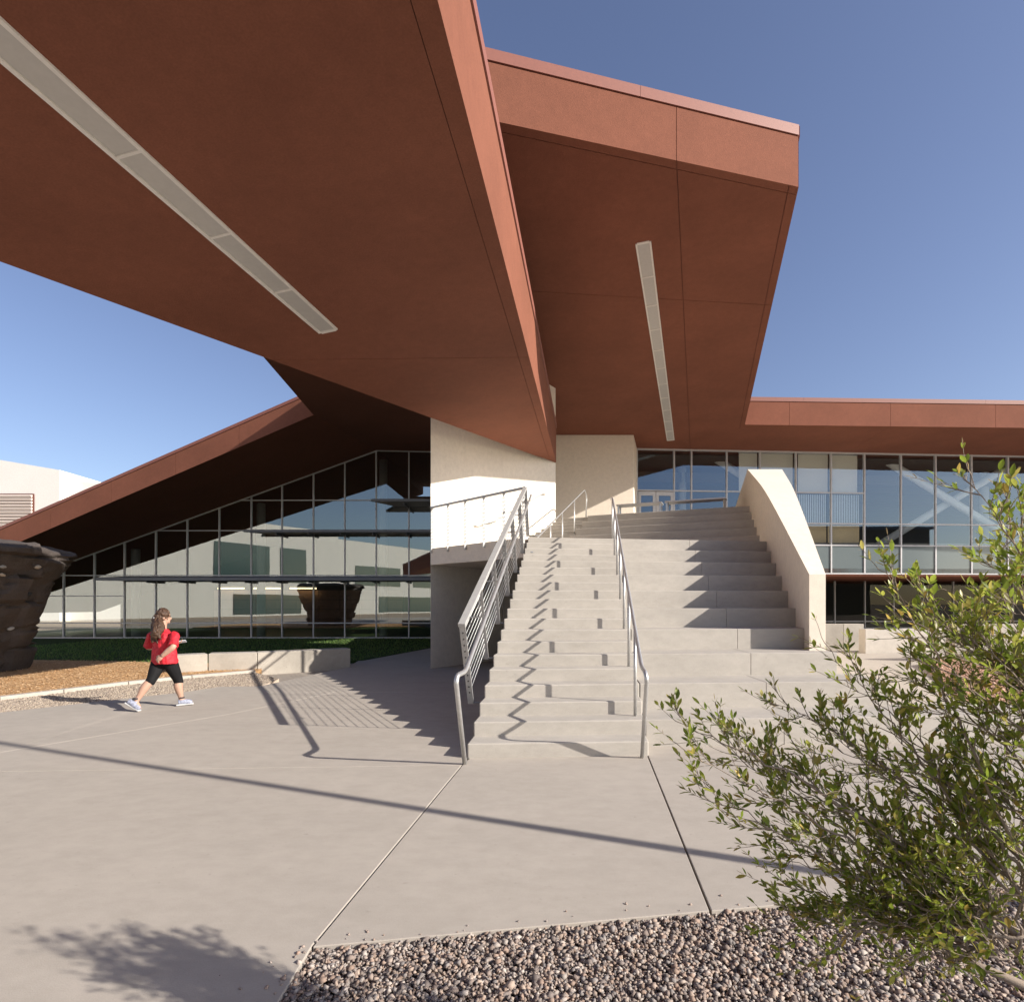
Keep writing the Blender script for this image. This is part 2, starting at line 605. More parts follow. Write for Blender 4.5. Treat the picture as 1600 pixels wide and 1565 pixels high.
stone_cols = np.array([(0.36, 0.27, 0.225), (0.46, 0.36, 0.30), (0.26, 0.205, 0.18), (0.54, 0.45, 0.39), (0.40, 0.275, 0.21), (0.34, 0.29, 0.265), (0.48, 0.355, 0.28)])
def scatter(poly, n):
    xs = [p[0] for p in poly]; ys = [p[1] for p in poly]
    x = rng.uniform(min(xs), max(xs), n); y = rng.uniform(min(ys), max(ys), n)
    k = inside(poly, x, y)
    return x[k], y[k]
near_poly = clip(clip(gb_plan, (0, 1.6), (0, 1)), (3.1, 0), (-1, 0))
far_poly = clip(clip(gb_plan, (0, 0.2), (0, 1)), (7.0, 0), (-1, 0))
gx1, gy1 = scatter(near_poly, 74000)
gx2, gy2 = scatter(far_poly, 9000)
gx, gy = np.concatenate([gx1, gx2]), np.concatenate([gy1, gy2])
gs = np.clip(rng.lognormal(math.log(0.0082), 0.34, len(gx)), 0.004, 0.019)
gzv = -0.035 + rng.uniform(-0.004, 0.026, len(gx))
gt = np.array((0.72, 0.75, 0.76)) * stone_cols[rng.integers(0, len(stone_cols), len(gx))] * rng.uniform(0.8, 1.2, (len(gx), 1))
gravel = lump_mesh('gravel', np.stack([gx, gy, gzv], 1), gs, gt, 'stone')
tag(gravel, 'loose grey and reddish brown crushed gravel beside the pavement', 'gravel')

# a few stones and dry leaves strayed onto the slab edge
ex_, ey_ = [], []
for i in range(54):
    t = random.random()
    if i % 3: p = gA.lerp(gravel_far, t * 0.45)
    else: p = gA.lerp(gC, t)
    d = random.expovariate(16)
    q = p + (Vector((-0.15, 1, 0)) if i % 3 else Vector((-1, 0.1, 0))) * d
    ex_.append(q.x); ey_.append(q.y)
ne = len(ex_)
strays = lump_mesh('stray_gravel', np.stack([np.array(ex_), np.array(ey_), np.full(ne, 0.003)], 1), np.clip(rng.lognormal(math.log(0.005), 0.4, ne), 0.002, 0.011), stone_cols[rng.integers(0, 7, ne)] * 0.85, 'stone')
tag(strays, 'few stray stones lying on the slab edge by the gravel', 'gravel')

# left side: gravel strip, kerb, wood chips, lawn, seat wall
kerb_in = [onground(-260, 1128), onground(0, 1092.6), onground(100, 1080.5), onground(201, 1068), onground(300, 1058), onground(400, 1049.5)]
strip_plan = [xy(e) for e in edgeL] + [(-4.95, 11.25), (-5.0, 12.3)] + [(k.x, k.y) for k in kerb_in[::-1]]
gs_o = prism('gravel_strip', strip_plan, -0.17, -0.018, 'gravel_strip')
tag(gs_o, kind='structure')
sx_, sy_ = scatter(strip_plan, 26000)
k = sx_ > -11
sx_, sy_ = sx_[k], sy_[k]
ns_ = len(sx_)
sg = np.array([(0.36, 0.295, 0.23), (0.30, 0.245, 0.195), (0.42, 0.355, 0.28), (0.24, 0.195, 0.16)])
fine_gravel = lump_mesh('fine_gravel', np.stack([sx_, sy_, np.full(ns_, -0.016)], 1), rng.uniform(0.006, 0.016, ns_), sg[rng.integers(0, 4, ns_)], 'stone')
tag(fine_gravel, 'fine tan gravel strip between the kerb and the paving', 'gravel')
kx = [Vector((k.x, k.y)) for k in kerb_in]
kerb_root = thing('garden_kerb', (kx[2].x, kx[2].y, 0), 'narrow pale concrete kerb edging the wood chip bed', 'kerb')
for i in range(len(kx) - 1):
    a, b = kx[i], kx[i + 1]
    d = (b - a).normalized()
    n = Vector((-d.y, d.x)) * 0.15
    a2, b2 = a + d * 0.004, b - d * 0.004
    prism('kerb_stone', [xy(a2), xy(b2), xy(b2 + n), xy(a2 + n)], -0.2, 0.045, 'kerb', kerb_root, bevel=0.012)
kn = [k + Vector((-0.06, 0.14)) for k in kx]
chip_plan = [xy(k) for k in kn] + [(-6.4, 15.2), (-14, 16.5), (-22, 16.5), (-22, 9)]
cb = prism('wood_chip_bed', chip_plan, -0.2, -0.01, 'chips')
tag(cb, kind='structure')
cx, cy = scatter(chip_plan, 60000)
k = cx > -13
cx, cy = cx[k], cy[k]
cc = np.array([(0.52, 0.31, 0.14), (0.60, 0.39, 0.20), (0.42, 0.24, 0.11), (0.66, 0.46, 0.27)])
n = len(cx)
ang = rng.uniform(0, np.pi, n); ln = rng.uniform(0.010, 0.026, n); wd = rng.uniform(0.004, 0.009, n)
tl = rng.uniform(-0.3, 0.3, n)
ex = np.stack([np.cos(ang), np.sin(ang), tl], 1) * ln[:, None]
ey = np.stack([-np.sin(ang), np.cos(ang), rng.uniform(-0.4, 0.4, n)], 1) * wd[:, None]
c0 = np.stack([cx, cy, rng.uniform(0.0, 0.018, n)], 1)
qv = np.stack([c0 - ex - ey, c0 + ex - ey, c0 + ex + ey, c0 - ex + ey], 1).reshape(-1, 3)
qf = np.arange(n * 4).reshape(-1, 4)
wc = np_mesh('wood_chips', qv, qf, np.repeat(cc[rng.integers(0, 4, n)] * rng.uniform(0.8, 1.2, (n, 1)), 4, axis=0), 'chip', kind='stuff')
tag(wc, 'orange brown wood chips covering the bed around the boulder', 'wood chips')

lawn_plan = [(-30, 16.5), (-14, 16.5), (-6.4, 15.2), (-4.45, 17.2), (-3.0, 22.5), (-2.55, 27.9), (-30, 27.9)]
lawn = prism('lawn', lawn_plan, -0.2, -0.085, 'lawn')
tag(lawn, kind='structure')
lx, ly = scatter(lawn_plan, 42000)
k = (lx > -19)
lx, ly = lx[k], ly[k]
n = len(lx)
ang = rng.uniform(0, 2 * np.pi, n); h = rng.uniform(0.03, 0.075, n); w = 0.012
c0 = np.stack([lx, ly, np.full(n, -0.085)], 1)
e1 = np.stack([np.cos(ang), np.sin(ang), np.zeros(n)], 1) * w
tip = c0 + np.stack([rng.uniform(-.03, .03, n), rng.uniform(-.03, .03, n), h], 1)
gv = np.stack([c0 - e1, c0 + e1, tip], 1).reshape(-1, 3)
gcol = np.array([(0.08, 0.16, 0.025), (0.11, 0.20, 0.035), (0.06, 0.13, 0.02), (0.15, 0.20, 0.05)])
gr = np_mesh('lawn_grass', gv, np.arange(n * 3).reshape(-1, 3), np.repeat(gcol[rng.integers(0, 4, n)], 3, axis=0), 'grass', kind='stuff')
tag(gr, 'short green grass of the lawn in front of the glass hall', 'grass')

sw = thing('seat_wall', (-5.6, 14.4, 0), 'low grey concrete seat wall between wood chips and paving', 'wall')
swp = [P(268, 1060, 13.3), P(325, 1052, 13.75), P(402, 1047, 14.1), P(548, 1042, 15.4)]
for i in range(3):
    a, b = Vector((swp[i].x, swp[i].y)), Vector((swp[i + 1].x, swp[i + 1].y))
    d = (b - a).normalized()
    n = Vector((-d.y, d.x)) * 0.42
    a2, b2 = a + d * 0.008, b - d * 0.008
    prism('concrete_block', [xy(a2), xy(b2), xy(b2 + n), xy(a2 + n)], -0.2, 0.40, 'blockc', sw, bevel=0.015)

# ------------------------------------------------------------------ stairs
stairs = thing('stairs', (1.0, 6.0, 0), 'wide pale concrete outdoor stair with seating tiers climbing to the terrace', 'stairs')
for n in range(1, 21):
    ln0, ln1 = riser_line(n), riser_line(n + 1 if n < 20 else n)
    a, b = hit(ln0, SL), hit(ln0, SM)
    c, d = hit(ln1, SM), hit(ln1, SL)
    if n == 20:
        c, d = (c[0] + 0.05, c[1] + 0.4), (d[0] + 0.05, d[1] + 0.4)
    else:
        k = 0.03
        c, d = (c[0], c[1] + k), (d[0], d[1] + k)
    z0 = -0.1 if n < 3 else (n - 2) * RZ - 0.3
    prism('step', [a, b, c, d], z0 if n < 3 else -0.1, n * RZ, 'step', stairs, bevel=0.014)
W4in = lambda y: SW(y)
for m in range(1, 11):
    n0 = 2 * m
    ln0 = riser_line(n0)
    ln1 = riser_line(n0 + 2) if m < 10 else None
    a = hit(ln0, SM)
    if m == 1: R = lambda y: 6.4
    elif m == 2: R = lambda y: 4.85
    elif m == 3: R = lambda y: 4.58
    else: R = lambda y: SW(y) + 0.1
    b = hit(ln0, R)
    if ln1 is not None:
        c, d = hit(ln1, R), hit(ln1, SM)
        c, d = (c[0], c[1] + 0.05), (d[0], d[1] + 0.05)
    else:
        c, d = (b[0] + 0.15, b[1] + 0.5), (a[0] + 0.06, a[1] + 0.5)
    # split each tier into cast lengths with a fine joint
    L = (Vector(b) - Vector(a)).length
    jx = {10: 1077, 9: 1086, 8: 1096, 7: 1107, 6: 1120, 5: 1135, 4: 1152, 3: 1173, 2: 1197, 1: 1225}[m]
    jq = onwall(jx, 900, a, ((b[0] - a[0]) / L, (b[1] - a[1]) / L))
    cuts = [0.0, (Vector((jq.x, jq.y)) - Vector(a)).length / L, 1.0]
    for q in range(len(cuts) - 1):
        t0, t1 = cuts[q], cuts[q + 1]
        g = 0.0012 / L
        t0 += g if q else 0
        t1 -= g if q < len(cuts) - 2 else 0
        A, B = Vector(a).lerp(Vector(b), t0), Vector(a).lerp(Vector(b), t1)
        C, D = Vector(d).lerp(Vector(c), t1), Vector(d).lerp(Vector(c), t0)
        A = A + Vector((0.006, 0)) if q == 0 else A
        D = D + Vector((0.006, 0)) if q == 0 else D
        prism('seating_tier', [xy(A), xy(B), xy(C), xy(D)], -0.1, 2 * m * RZ, 'step', stairs, bevel=0.007)

# upper flight: rotated risers between the white fin wall and the stair wall
ZL = 20 * RZ
UD = Vector((6.2, -2.6)).normalized()           # riser direction (to the right it comes nearer)
UN = Vector((0.387, 0.922))                     # climbing direction
W1a, W1b = Vector((-2.13, 15.0)), Vector((1.52, 20.0))
W1d = (W1b - W1a).normalized()
def W1x(y): return W1a.x + (y - W1a.y) * W1d.x / W1d.y
upY = [14.75, 15.43, 16.1, 16.75, 17.4]
def up_line(k):      # k from 1..5, halves allowed
    i = (k - 1)
    Y = upY[0] + (upY[4] - upY[0]) * i / 4.0
    return Vector((SW(Y), Y)), -UD
def meet(p, d, q, e):
    den = d.x * e.y - d.y * e.x
    t = ((q.x - p.x) * e.y - (q.y - p.y) * e.x) / den
    return p + d * t
seam_p = Vector((2.55, 19.35))
RISE5 = RZ * 2
for k in range(1, 6):
    p, d = up_line(k)
    p2, _ = up_line(k + 1) if k < 5 else (p + UN * 0.6, d)
    a = p - d * 0.1
    s = meet(p, d, seam_p, UN)
    s2 = meet(p2, d, seam_p, UN)
    e = 0.03
    prism('seating_tier', [xy(s), xy(a), xy(p2 - d * 0.1 + UN * e), xy(s2 + UN * e)], 0.5, ZL + RISE5 * k, 'step', stairs, bevel=0.012)
for h in range(1, 11):
    k = 1 + (h - 1) / 2.0
    p, d = up_line(k)
    p2, _ = up_line(k + 0.5)
    if h == 10: p2 = p + UN * 0.5
    s = meet(p, d, seam_p, UN) + d * 0.006
    s2 = meet(p2, d, seam_p, UN) + d * 0.006
    w = meet(p, d, W1a, W1d) + d * 0.05
    w2 = meet(p2, d, W1a, W1d) + d * 0.05
    e = 0.02
    prism('step', [xy(w), xy(s), xy(s2 + UN * e), xy(w2 + UN * e)], 0.5, ZL + RZ * h, 'step', stairs, bevel=0.012)
# landing slab
r20 = riser_line(20)
l20 = Vector(hit(r20, SL)) + Vector((0.04, 0.3))
r20b = Vector(hit(r20, lambda y: SW(y) + 0.1)) + Vector((0.1, 0.3))
u1a = meet(*up_line(1), W1a, W1d)
pr, dr = up_line(1)
land_plan = [(0.26, 12.52), xy(l20), xy(r20b), xy(pr - dr * 0.1 + UN * 0.2), xy(u1a + UN * 0.2), (W1a.x - 0.02, W1a.y + 0.1), (W1a.x + 0.02, W1a.y - 0.06)]
prism('landing', land_plan, ZL - 0.44, ZL - 0.004, 'cream_wall', stairs, bevel=0.01)
# terrace floor
ZT = ZL + RISE5 * 5
pt, dt = up_line(5)
terr = prism('terrace', [xy(meet(pt, dt, W1a, W1d) + UN * 0.3), xy(pt + UN * 0.3), (SW(24.2), 24.2), (8.6, 27.4), (0.2, 27.4)], 0.4, ZT - 0.004, 'step')
tag(terr, kind='structure')

# stair wall (wedge parapet)
sww = thing('stair_wall', (4.5, 8.4, 0), 'cream angular wedge wall rising beside the seating tiers', 'wall')
def W4(y, t): # t 0 inner, 1 outer
    return SW(y) if t == 0 else 4.60 + 0.405 * (y - 8.4)
prof = [(8.40, 2.03), (11.35, 3.33), (13.3, 4.16), (14.5, 4.62), (18.0, 5.82), (24.2, 5.48)]
ky, kz = [p[0] for p in prof], [p[1] for p in prof]
yy = np.unique(np.concatenate([np.linspace(8.4, 18.0, 33), [18.0, 24.2]]))
zz_ = np.interp(yy, ky, kz)
zs2 = zz_.copy()
for _ in range(6):      # ease the bends of the top edge
    zs2[1:-3] = 0.25 * zs2[:-4] + 0.5 * zs2[1:-3] + 0.25 * zs2[2:-2]
prof = list(zip(yy.tolist(), zs2.tolist()))
outer = prof
V, Fc = [], []
for (y, z), (yo, zo) in zip(prof, outer):
    V += [(SW(y), y, -0.1), (SW(y), y, z), (W4(yo, 1), yo, zo), (W4(yo, 1), yo, -0.1)]
for i in range(len(prof) - 1):
    for k in range(4):
        Fc.append((4 * i + k, 4 * i + (k + 1) % 4, 4 * (i + 1) + (k + 1) % 4, 4 * (i + 1) + k))
Fc += [(3, 2, 1, 0), tuple(4 * (len(prof) - 1) + k for k in range(4))]
mobj('wall_body', V, Fc, 'cream_wall', sww)

# ------------------------------------------------------------------ fin wall (white)
fin = thing('fin_wall', (W1a.x, W1a.y, 0), 'tall white fin wall carrying the low canopy above the stair', 'wall')
nb = Vector((-W1d.y, W1d.x))
fplan = [xy(W1a), xy(W1b), (W1b.x + 0.02, W1b.y + 0.40), (W1a.x - 0.035, W1a.y + 0.42)]
prism('wall_body', fplan, -0.4, lambda x, y: 8.62 + (y - 15) * 0.155, 'white_wall', fin, bevel=0.01)

# ------------------------------------------------------------------ low canopy
ca, cb_, = 0.1266, 0.0161
cc_ = 5.81 + ca * 2.82 - cb_ * 8.8
def CZ(x, y): return ca * x + cb_ * y + cc_
can_tip = Vector((1.52, 20.0))
cr = onplane(680, 0, ca, cb_, cc_)
cl = onplane(0, 405, ca, cb_, cc_)
crd = (Vector((cr.x, cr.y)) - can_tip).normalized()
cld = (Vector((cl.x, cl.y)) - can_tip).normalized()
def atY(p, d, Y): return p + d * ((Y - p.y) / d.y)
cR, cL = atY(can_tip, crd, -5.0), atY(can_tip, cld, -5.0)
can = thing('entrance_canopy', (0.5, 17.0, 0), 'large low rust red stucco canopy sweeping overhead to a pointed tip on the white wall', 'canopy')
CT = 1.34
tipc = can_tip
plan = [xy(tipc), xy(cR), xy(cL)]
prism('core', plan, CZ, lambda x, y: CZ(x, y) + CT - 0.2, 'rust_core', can)
# soffit panels with joints
polys = [plan]
crn = Vector((-crd.y, crd.x))
if crn.dot(cL - cR) < 0: crn = -crn
inset = cR + crn * 0.17
polys = split(polys, inset, inset + crd, 0.008)
sa, sb = onplane(515, 560, ca, cb_, cc_), onplane(815, 557, ca, cb_, cc_)
polys = split(polys, xy(sa), xy(sb), 0.012)
for p in polys:
    if area(p) > 0.002:
        prism('soffit_panel', p, lambda x, y: CZ(x, y) - 0.015, lambda x, y: CZ(x, y) + 0.002, 'rust', can)
# right fascia
def fascia(parent, a, b, zf, h, mat, joints=(), cap=0.2, out=0.02, name='fascia_panel', capmat='rust_cap', nrm=None, capjoints=(), lip=0.0):
    a, b = Vector(a), Vector(b)
    d = (b - a)
    L = d.length
    d.normalize()
    n = Vector((d.y, -d.x)) if nrm is None else nrm
    ts = [0.0] + list(joints) + [1.0]
    for i in range(len(ts) - 1):
        t0 = ts[i] + (0.006 / L if i else 0)
        t1 = ts[i + 1] - (0.006 / L if i < len(ts) - 2 else 0)
        p, q = a + d * L * t0, a + d * L * t1
        prism(name, [xy(p), xy(q), xy(q + n * out), xy(p + n * out)], lambda x, y: zf(x, y) - lip, lambda x, y: zf(x, y) + h - cap - 0.018, mat, parent)
    cs = [0.0] + list(capjoints) + [1.0]
    for i in range(len(cs) - 1):
        t0 = cs[i] + (0.003 / L if i else 0)
        t1 = cs[i + 1] - (0.003 / L if i < len(cs) - 2 else 0)
        p, q = a + d * L * t0 - n * 0.35, a + d * L * t1 - n * 0.35
        prism('coping', [xy(p), xy(q), xy(q + n * (0.35 + out + 0.022)), xy(p + n * (0.35 + out + 0.022))], lambda x, y: zf(x, y) + h - cap, lambda x, y: zf(x, y) + h, capmat, parent)
fascia(can, tipc, cR, CZ, CT, 'rust', (), cap=0.16, out=0.02, nrm=-crn, lip=0.015, capjoints=(0.4, 0.8))
cln = Vector((-cld.y, cld.x))
if cln.dot(cR - cL) > 0: cln = -cln
fascia(can, tipc + cld * 1.3, cL, CZ, CT, 'rust', (0.3, 0.6), cap=0.16, out=0.02, nrm=cln, lip=0.015)

def linear_light(label, end, d, n_seg, seg, width, zfun, sink=0.012):
    """a row of white framed diffusers set into a soffit"""
    end, d = Vector(end), Vector(d).normalized()
    s = Vector((d.y, -d.x))
    root = thing('linear_light', (end.x, end.y, zfun(end.x, end.y)), label, 'light')
    zt = lambda o: (lambda x, y: zfun(x, y) - o)
    L = n_seg * seg
    fw = 0.035
    for sg in (-1, 1):
        p, q = end + s * sg * (width / 2 - fw / 2) , end + d * L + s * sg * (width / 2 - fw / 2)
        k = s * fw / 2
        prism('frame', [xy(p - k), xy(q - k), xy(q + k), xy(p + k)], zt(0.034), zt(-0.01), 'light_frame', root)
    for i in range(n_seg + 1):
        c = end + d * (i * seg)
        k, w = d * (0.016 if 0 < i < n_seg else 0.03), s * (width / 2 - fw - 0.001)
        prism('frame', [xy(c - k - w), xy(c + k - w), xy(c + k + w), xy(c - k + w)], zt(0.031), zt(-0.01), 'light_frame', root)
    for i in range(n_seg):
        a, b = end + d * (i * seg + 0.012), end + d * ((i + 1) * seg - 0.012)
        w = s * (width / 2 - fw + 0.004)
        prism('diffuser', [xy(a - w), xy(b - w), xy(b + w), xy(a + w)], zt(0.019), zt(-0.01), 'diffuser', root)
    return root
le = onplane(513, 515, ca, cb_, cc_)
l3 = onplane(201, 237, ca, cb_, cc_)
ldir = Vector((l3.x - le.x, l3.y - le.y))
linear_light('long recessed light strip with wide white frame in the low canopy', (le.x, le.y), ldir, 7, ldir.length / 3.0, 0.31, CZ)

# ------------------------------------------------------------------ main building (right) with the high canopy
hb, hc = -0.031, 8.93 + 0.031 * 26.5
def HZs(x, y): return hb * y + hc
main = thing('main_building', (12, 27, 0), 'rust roofed two storey building with long blue glass curtain wall', 'building')
pE = onplane(1246, 292, 0, hb, hc)
pFL = onplane(775, 190, 0, hb, hc)
pD = onplane(1163, 663, 0, hb, hc)
pR = onplane(1600, 668, 0, hb, hc)
E2, FL2, D2, R2 = [Vector((p.x, p.y)) for p in (pE, pFL, pD, pR)]
FLx = E2 + (FL2 - E2) * 1.28
Rx = D2 + (R2 - D2) * 2.6
roofplan = [xy(FLx), xy(E2), xy(D2), xy(Rx), (Rx.x, 46), (-1.2, 46), (-1.2, 20.5)]
HT = 1.13
# roof is split in a canopy wing and a hall wing so both stay convex
gl0 = Vector((5.87, 26.95))
gl1 = onplane(1600, 712, 0, hb, hc)
gdir2 = (Vector((gl1.x, gl1.y)) - gl0).normalized()
wingA = [xy(FLx), xy(E2), xy(D2), (D2.x, 46.0), (-1.2, 46.0), (-1.2, 20.5)]
wingB = [xy(D2), xy(Rx), (Rx.x, 46.0), (D2.x, 46.0)]
roof = prism('roof', wingA, HZs, lambda x, y: HZs(x, y) + HT - 0.2, 'rust_core', main)
prism('roof', wingB, HZs, lambda x, y: HZs(x, y) + HT - 0.21, 'rust_core', main)
# soffit panels
sA = [wingA]
fd = (E2 - FL2).normalized()
fn_in = Vector((-fd.y, fd.x))
ed = (D2 - E2).normalized()
en_in = Vector((-ed.y, ed.x))
sA = split(sA, E2 + fn_in * 0.16, E2 + fn_in * 0.16 + fd, 0.014)
sA = split(sA, E2 + en_in * 0.16, E2 + en_in * 0.16 + ed, 0.014)
q0, q1 = onplane(1057, 247, 0, hb, hc), onplane(1078, 690, 0, hb, hc)
sA = split(sA, xy(q0), xy(q1), 0.014)
q0, q1 = onplane(845, 455, 0, hb, hc), onplane(1190, 475, 0, hb, hc)
sA = split(sA, xy(q0), xy(q1), 0.014)
for p in sA:
    p = clip(p, xy(gl0 + Vector((0, 0.6))), (0.0, -1.0))
    if len(p) >= 3 and area(p) > 0.002:
        prism('soffit_panel', p, lambda x, y: HZs(x, y) - 0.015, lambda x, y: HZs(x, y) + 0.002, 'rust', main)
sB = [wingB]
bd = (Rx - D2).normalized()
bn_in = Vector((-bd.y, bd.x))
sB = split(sB, D2 + bn_in * 0.16, D2 + bn_in * 0.16 + bd, 0.014)
for px in (1391, 1750):
    q = onplane(px, 666, 0, hb, hc)
    sB = split(sB, (q.x, q.y), (q.x + 0.4, q.y + 4), 0.012)
for p in sB:
    p = clip(p, (0, 30.0), (0.0, -1.0))
    if len(p) >= 3 and area(p) > 0.002:
        prism('soffit_panel', p, lambda x, y: HZs(x, y) - 0.015, lambda x, y: HZs(x, y) + 0.002, 'rust', main)
def frac(a, b, px):
    q = onwall(px, 500, a, (b - a).normalized())
    return (Vector((q.x, q.y)) - a).length / (b - a).length
fascia(main, FLx, E2, HZs, HT, 'rust', (frac(FLx, E2, 1056),), cap=0.19, nrm=Vector((fd.y, -fd.x)), lip=0.015, capjoints=(frac(FLx, E2, 999),))
fascia(main, E2, D2, HZs, HT, 'rust', (0.5,), cap=0.19, nrm=Vector((ed.y, -ed.x)), lip=0.015)
fascia(main, D2, Rx, HZs, HT, 'rust', tuple(frac(D2, Rx, p) for p in (1233, 1391, 1555)) + (0.55, 0.7, 0.85), cap=0.17, nrm=Vector((bd.y, -bd.x)), lip=0.015, capjoints=(0.08, 0.33, 0.62))
# light strip in the high canopy
a_, b_ = onplane(1005, 378, 0, hb, hc), onplane(1048, 687, 0, hb, hc)
hd = Vector((b_.x - a_.x, b_.y - a_.y))
linear_light('slim recessed light strip running back under the high canopy', (a_.x, a_.y), hd, 11, hd.length / 11, 0.33, HZs)

# inner entry wall
iw = thing('entry_wall', (3.5, 25, 0), 'plain cream wall beside the upper glass entrance doors', 'wall')
prism('wall_body', [(0.1, 25.0), (5.31, 25.0), (5.86, 26.9), (5.7, 27.3), (0.1, 27.3)], 4.0, lambda x, y: HZs(x, y) - 0.012, 'cream_wall', iw, bevel=0.01)

# curtain wall of the main building
def cw_box(name, a, b, w, d, mat, parent):
    return bar(name, a, b, w, d, mat, parent)
cw = mobj('curtain_wall', [Vector((gl0.x + gdir2.x * t, gl0.y + gdir2.y * t, 3.02 + e)) + Vector((-gdir2.y, gdir2.x, 0)) * o for t in (0, 44) for e in (0, 0.06) for o in (-0.06, 0.06)],
          [(0, 1, 3, 2), (4, 6, 7, 5), (0, 2, 6, 4), (1, 5, 7, 3), (0, 4, 5, 1), (2, 3, 7, 6)], 'alu', main)
cols_px = [995, 1053, 1080, 1135, 1187, 1243, 1298, 1350, 1407, 1461, 1517, 1574]
tcol = []
for px in cols_px:
    q = onwall(px, 800, gl0, gdir2)
    tcol.append((Vector((q.x, q.y)) - gl0).length)
tcol[0] = 0.0
while tcol[-1] < 43: tcol.append(tcol[-1] + 1.74)
def gp(t, z, o=0.0):
    return Vector((gl0.x + gdir2.x * t - gdir2.y * o, gl0.y + gdir2.y * t + gdir2.x * o, z))
ztop = lambda t: HZs(gp(t, 0).x, gp(t, 0).y) - 0.02
rows = [3.07, 4.41, 5.45, 6.93]
bays = len(tcol) - 1
gdn = Vector((gdir2.y, -gdir2.x, 0))
for i, t in enumerate(tcol):
    z0 = ZT if i < 4 else 3.07
    bar('mullion', gp(t, z0), gp(t, ztop(t) + 0.01), 0.065, 0.13, 'alu', cw, up=gdn)
def hbar(t0, t1, z, w=0.06):
    return bar('mullion', gp(t0 + 0.03, z), gp(t1 - 0.03, z), 0.12, w, 'alu', cw)
for i in range(bays):
    t0, t1 = tcol[i], tcol[i + 1]
    bar('mullion', gp(t0 + 0.03, ztop(t0) - 0.03), gp(t1 - 0.03, ztop(t1) - 0.03), 0.12, 0.07, 'alu', cw)
    has_head = i < 7
    zs = []
    if i < 4: zs = [ZT, 6.93]
    elif i < 7: zs = rows
    else: zs = rows[:3]
    for z in zs[1:]: hbar(t0, t1, z)
    zz = zs + [None]
    for k in range(len(zs)):
        if i == 0 and k == 0: continue           # the doors
        za, zb0, zb1 = zs[k], zz[k + 1], zz[k + 1]
        if zb0 is None: zb0, zb1 = ztop(t0), ztop(t1)
        sp = (i >= 4 and k == 0)
        mobj('pane', [gp(t0, za, -0.02), gp(t1, za, -0.02), gp(t1, zb1, -0.02), gp(t0, zb0, -0.02),
                      gp(t0, za, 0.0), gp(t1, za, 0.0), gp(t1, zb1, 0.0), gp(t0, zb0, 0.0)][:4], [(0, 1, 2, 3)], 'glass_right' if not sp else 'spandrel_back', cw)
# entrance doors
dr = thing('entrance_doors', xy(gp(0.8, 0)) + (ZT,), 'pair of light grey framed glass doors at the top of the stairs', 'door')
tA, tB = tcol[0] + 0.06, tcol[1] - 0.04
mid = (tA + tB) / 2
for lo, hi in ((tA, mid - 0.01), (mid + 0.01, tB)):
    za, zb = ZT + 0.02, 6.87
    s = 0.13
    leaf = mobj('door_leaf', *merge_geo([
        bar_geo(gp(lo + s / 2, za, -0.03), gp(lo + s / 2, zb, -0.03), s, 0.06, gdn),
        bar_geo(gp(hi - s / 2, za, -0.03), gp(hi - s / 2, zb, -0.03), s, 0.06, gdn),
        bar_geo(gp(lo + s, zb - 0.09, -0.03), gp(hi - s, zb - 0.09, -0.03), 0.06, 0.18),
        bar_geo(gp(lo + s, za + 0.14, -0.03), gp(hi - s, za + 0.14, -0.03), 0.06, 0.28)]), M['alu'], dr)
    mobj('pane', [gp(lo + s, za + 0.28, -0.03), gp(hi - s, za + 0.28, -0.03), gp(hi - s, zb - 0.18, -0.03), gp(lo + s, zb - 0.18, -0.03)], [(0, 1, 2, 3)], 'glass_right', leaf)
    hx = hi - s / 2 if lo == tA else lo + s / 2
    tube('handle', [gp(hx, ZT + 0.85, -0.12), gp(hx, ZT + 1.25, -0.12)], 0.016, 'steel', leaf)

# interior of the main building
iroom = thing('interior_shell', (20, 36, 4.5), 'dark interior hall seen through the blue glass', 'room')
prism('floor', [xy(gp(0.0, 0, 0.12)), xy(gp(43.9, 0, 0.12)), (49, 45), (5.0, 45)], 3.35, 4.55, 'inside_floor', iroom)
prism('back_wall', [(5.0, 45), (50, 45), (50, 45.3), (5.0, 45.3)], 0, 9.0, 'inside_dark', iroom)
prism('side_wall', [(5.65, 27.4), (5.85, 27.4), (5.0, 45), (4.8, 45)], 0, 8.9, 'inside_dark', iroom)
prism('ceiling', [xy(gp(0.0, 0, 0.5)), xy(gp(43.9, 0, 0.5)), (49, 45), (5.0, 45)], lambda x, y: HZs(x, y) - 0.15, lambda x, y: HZs(x, y) - 0.12, 'inside_dark', iroom)
for i in range(7):
    y = 29.5 + i * 2.1
    bar('ceiling_beam', (6.2, y, 8.2 - 0.031 * (y - 27)), (48, y + 2.6, 8.2 - 0.031 * (y - 27)), 0.18, 0.5, 'inside_dark', iroom)
def brace(px0, py0, px1, py1, off):
    o = gl0 + Vector((-gdir2.y, gdir2.x)) * off
    a, b = onwall(px0, py0, o, gdir2), onwall(px1, py1, o, gdir2)
    t = tube('steel_brace', [a, b], 0.19, 'brace', None, 12)
    return t
tag(brace(1362, 706, 1596, 850, 1.5), 'pale diagonal steel brace falling behind the blue glass', 'brace')
tag(brace(1372, 852, 1640, 690, 1.95), 'pale diagonal steel brace rising across another behind the blue glass', 'brace')
tag(brace(1092, 700, 1190, 762, 1.6), 'pale diagonal steel brace above the glass entrance doors', 'brace')
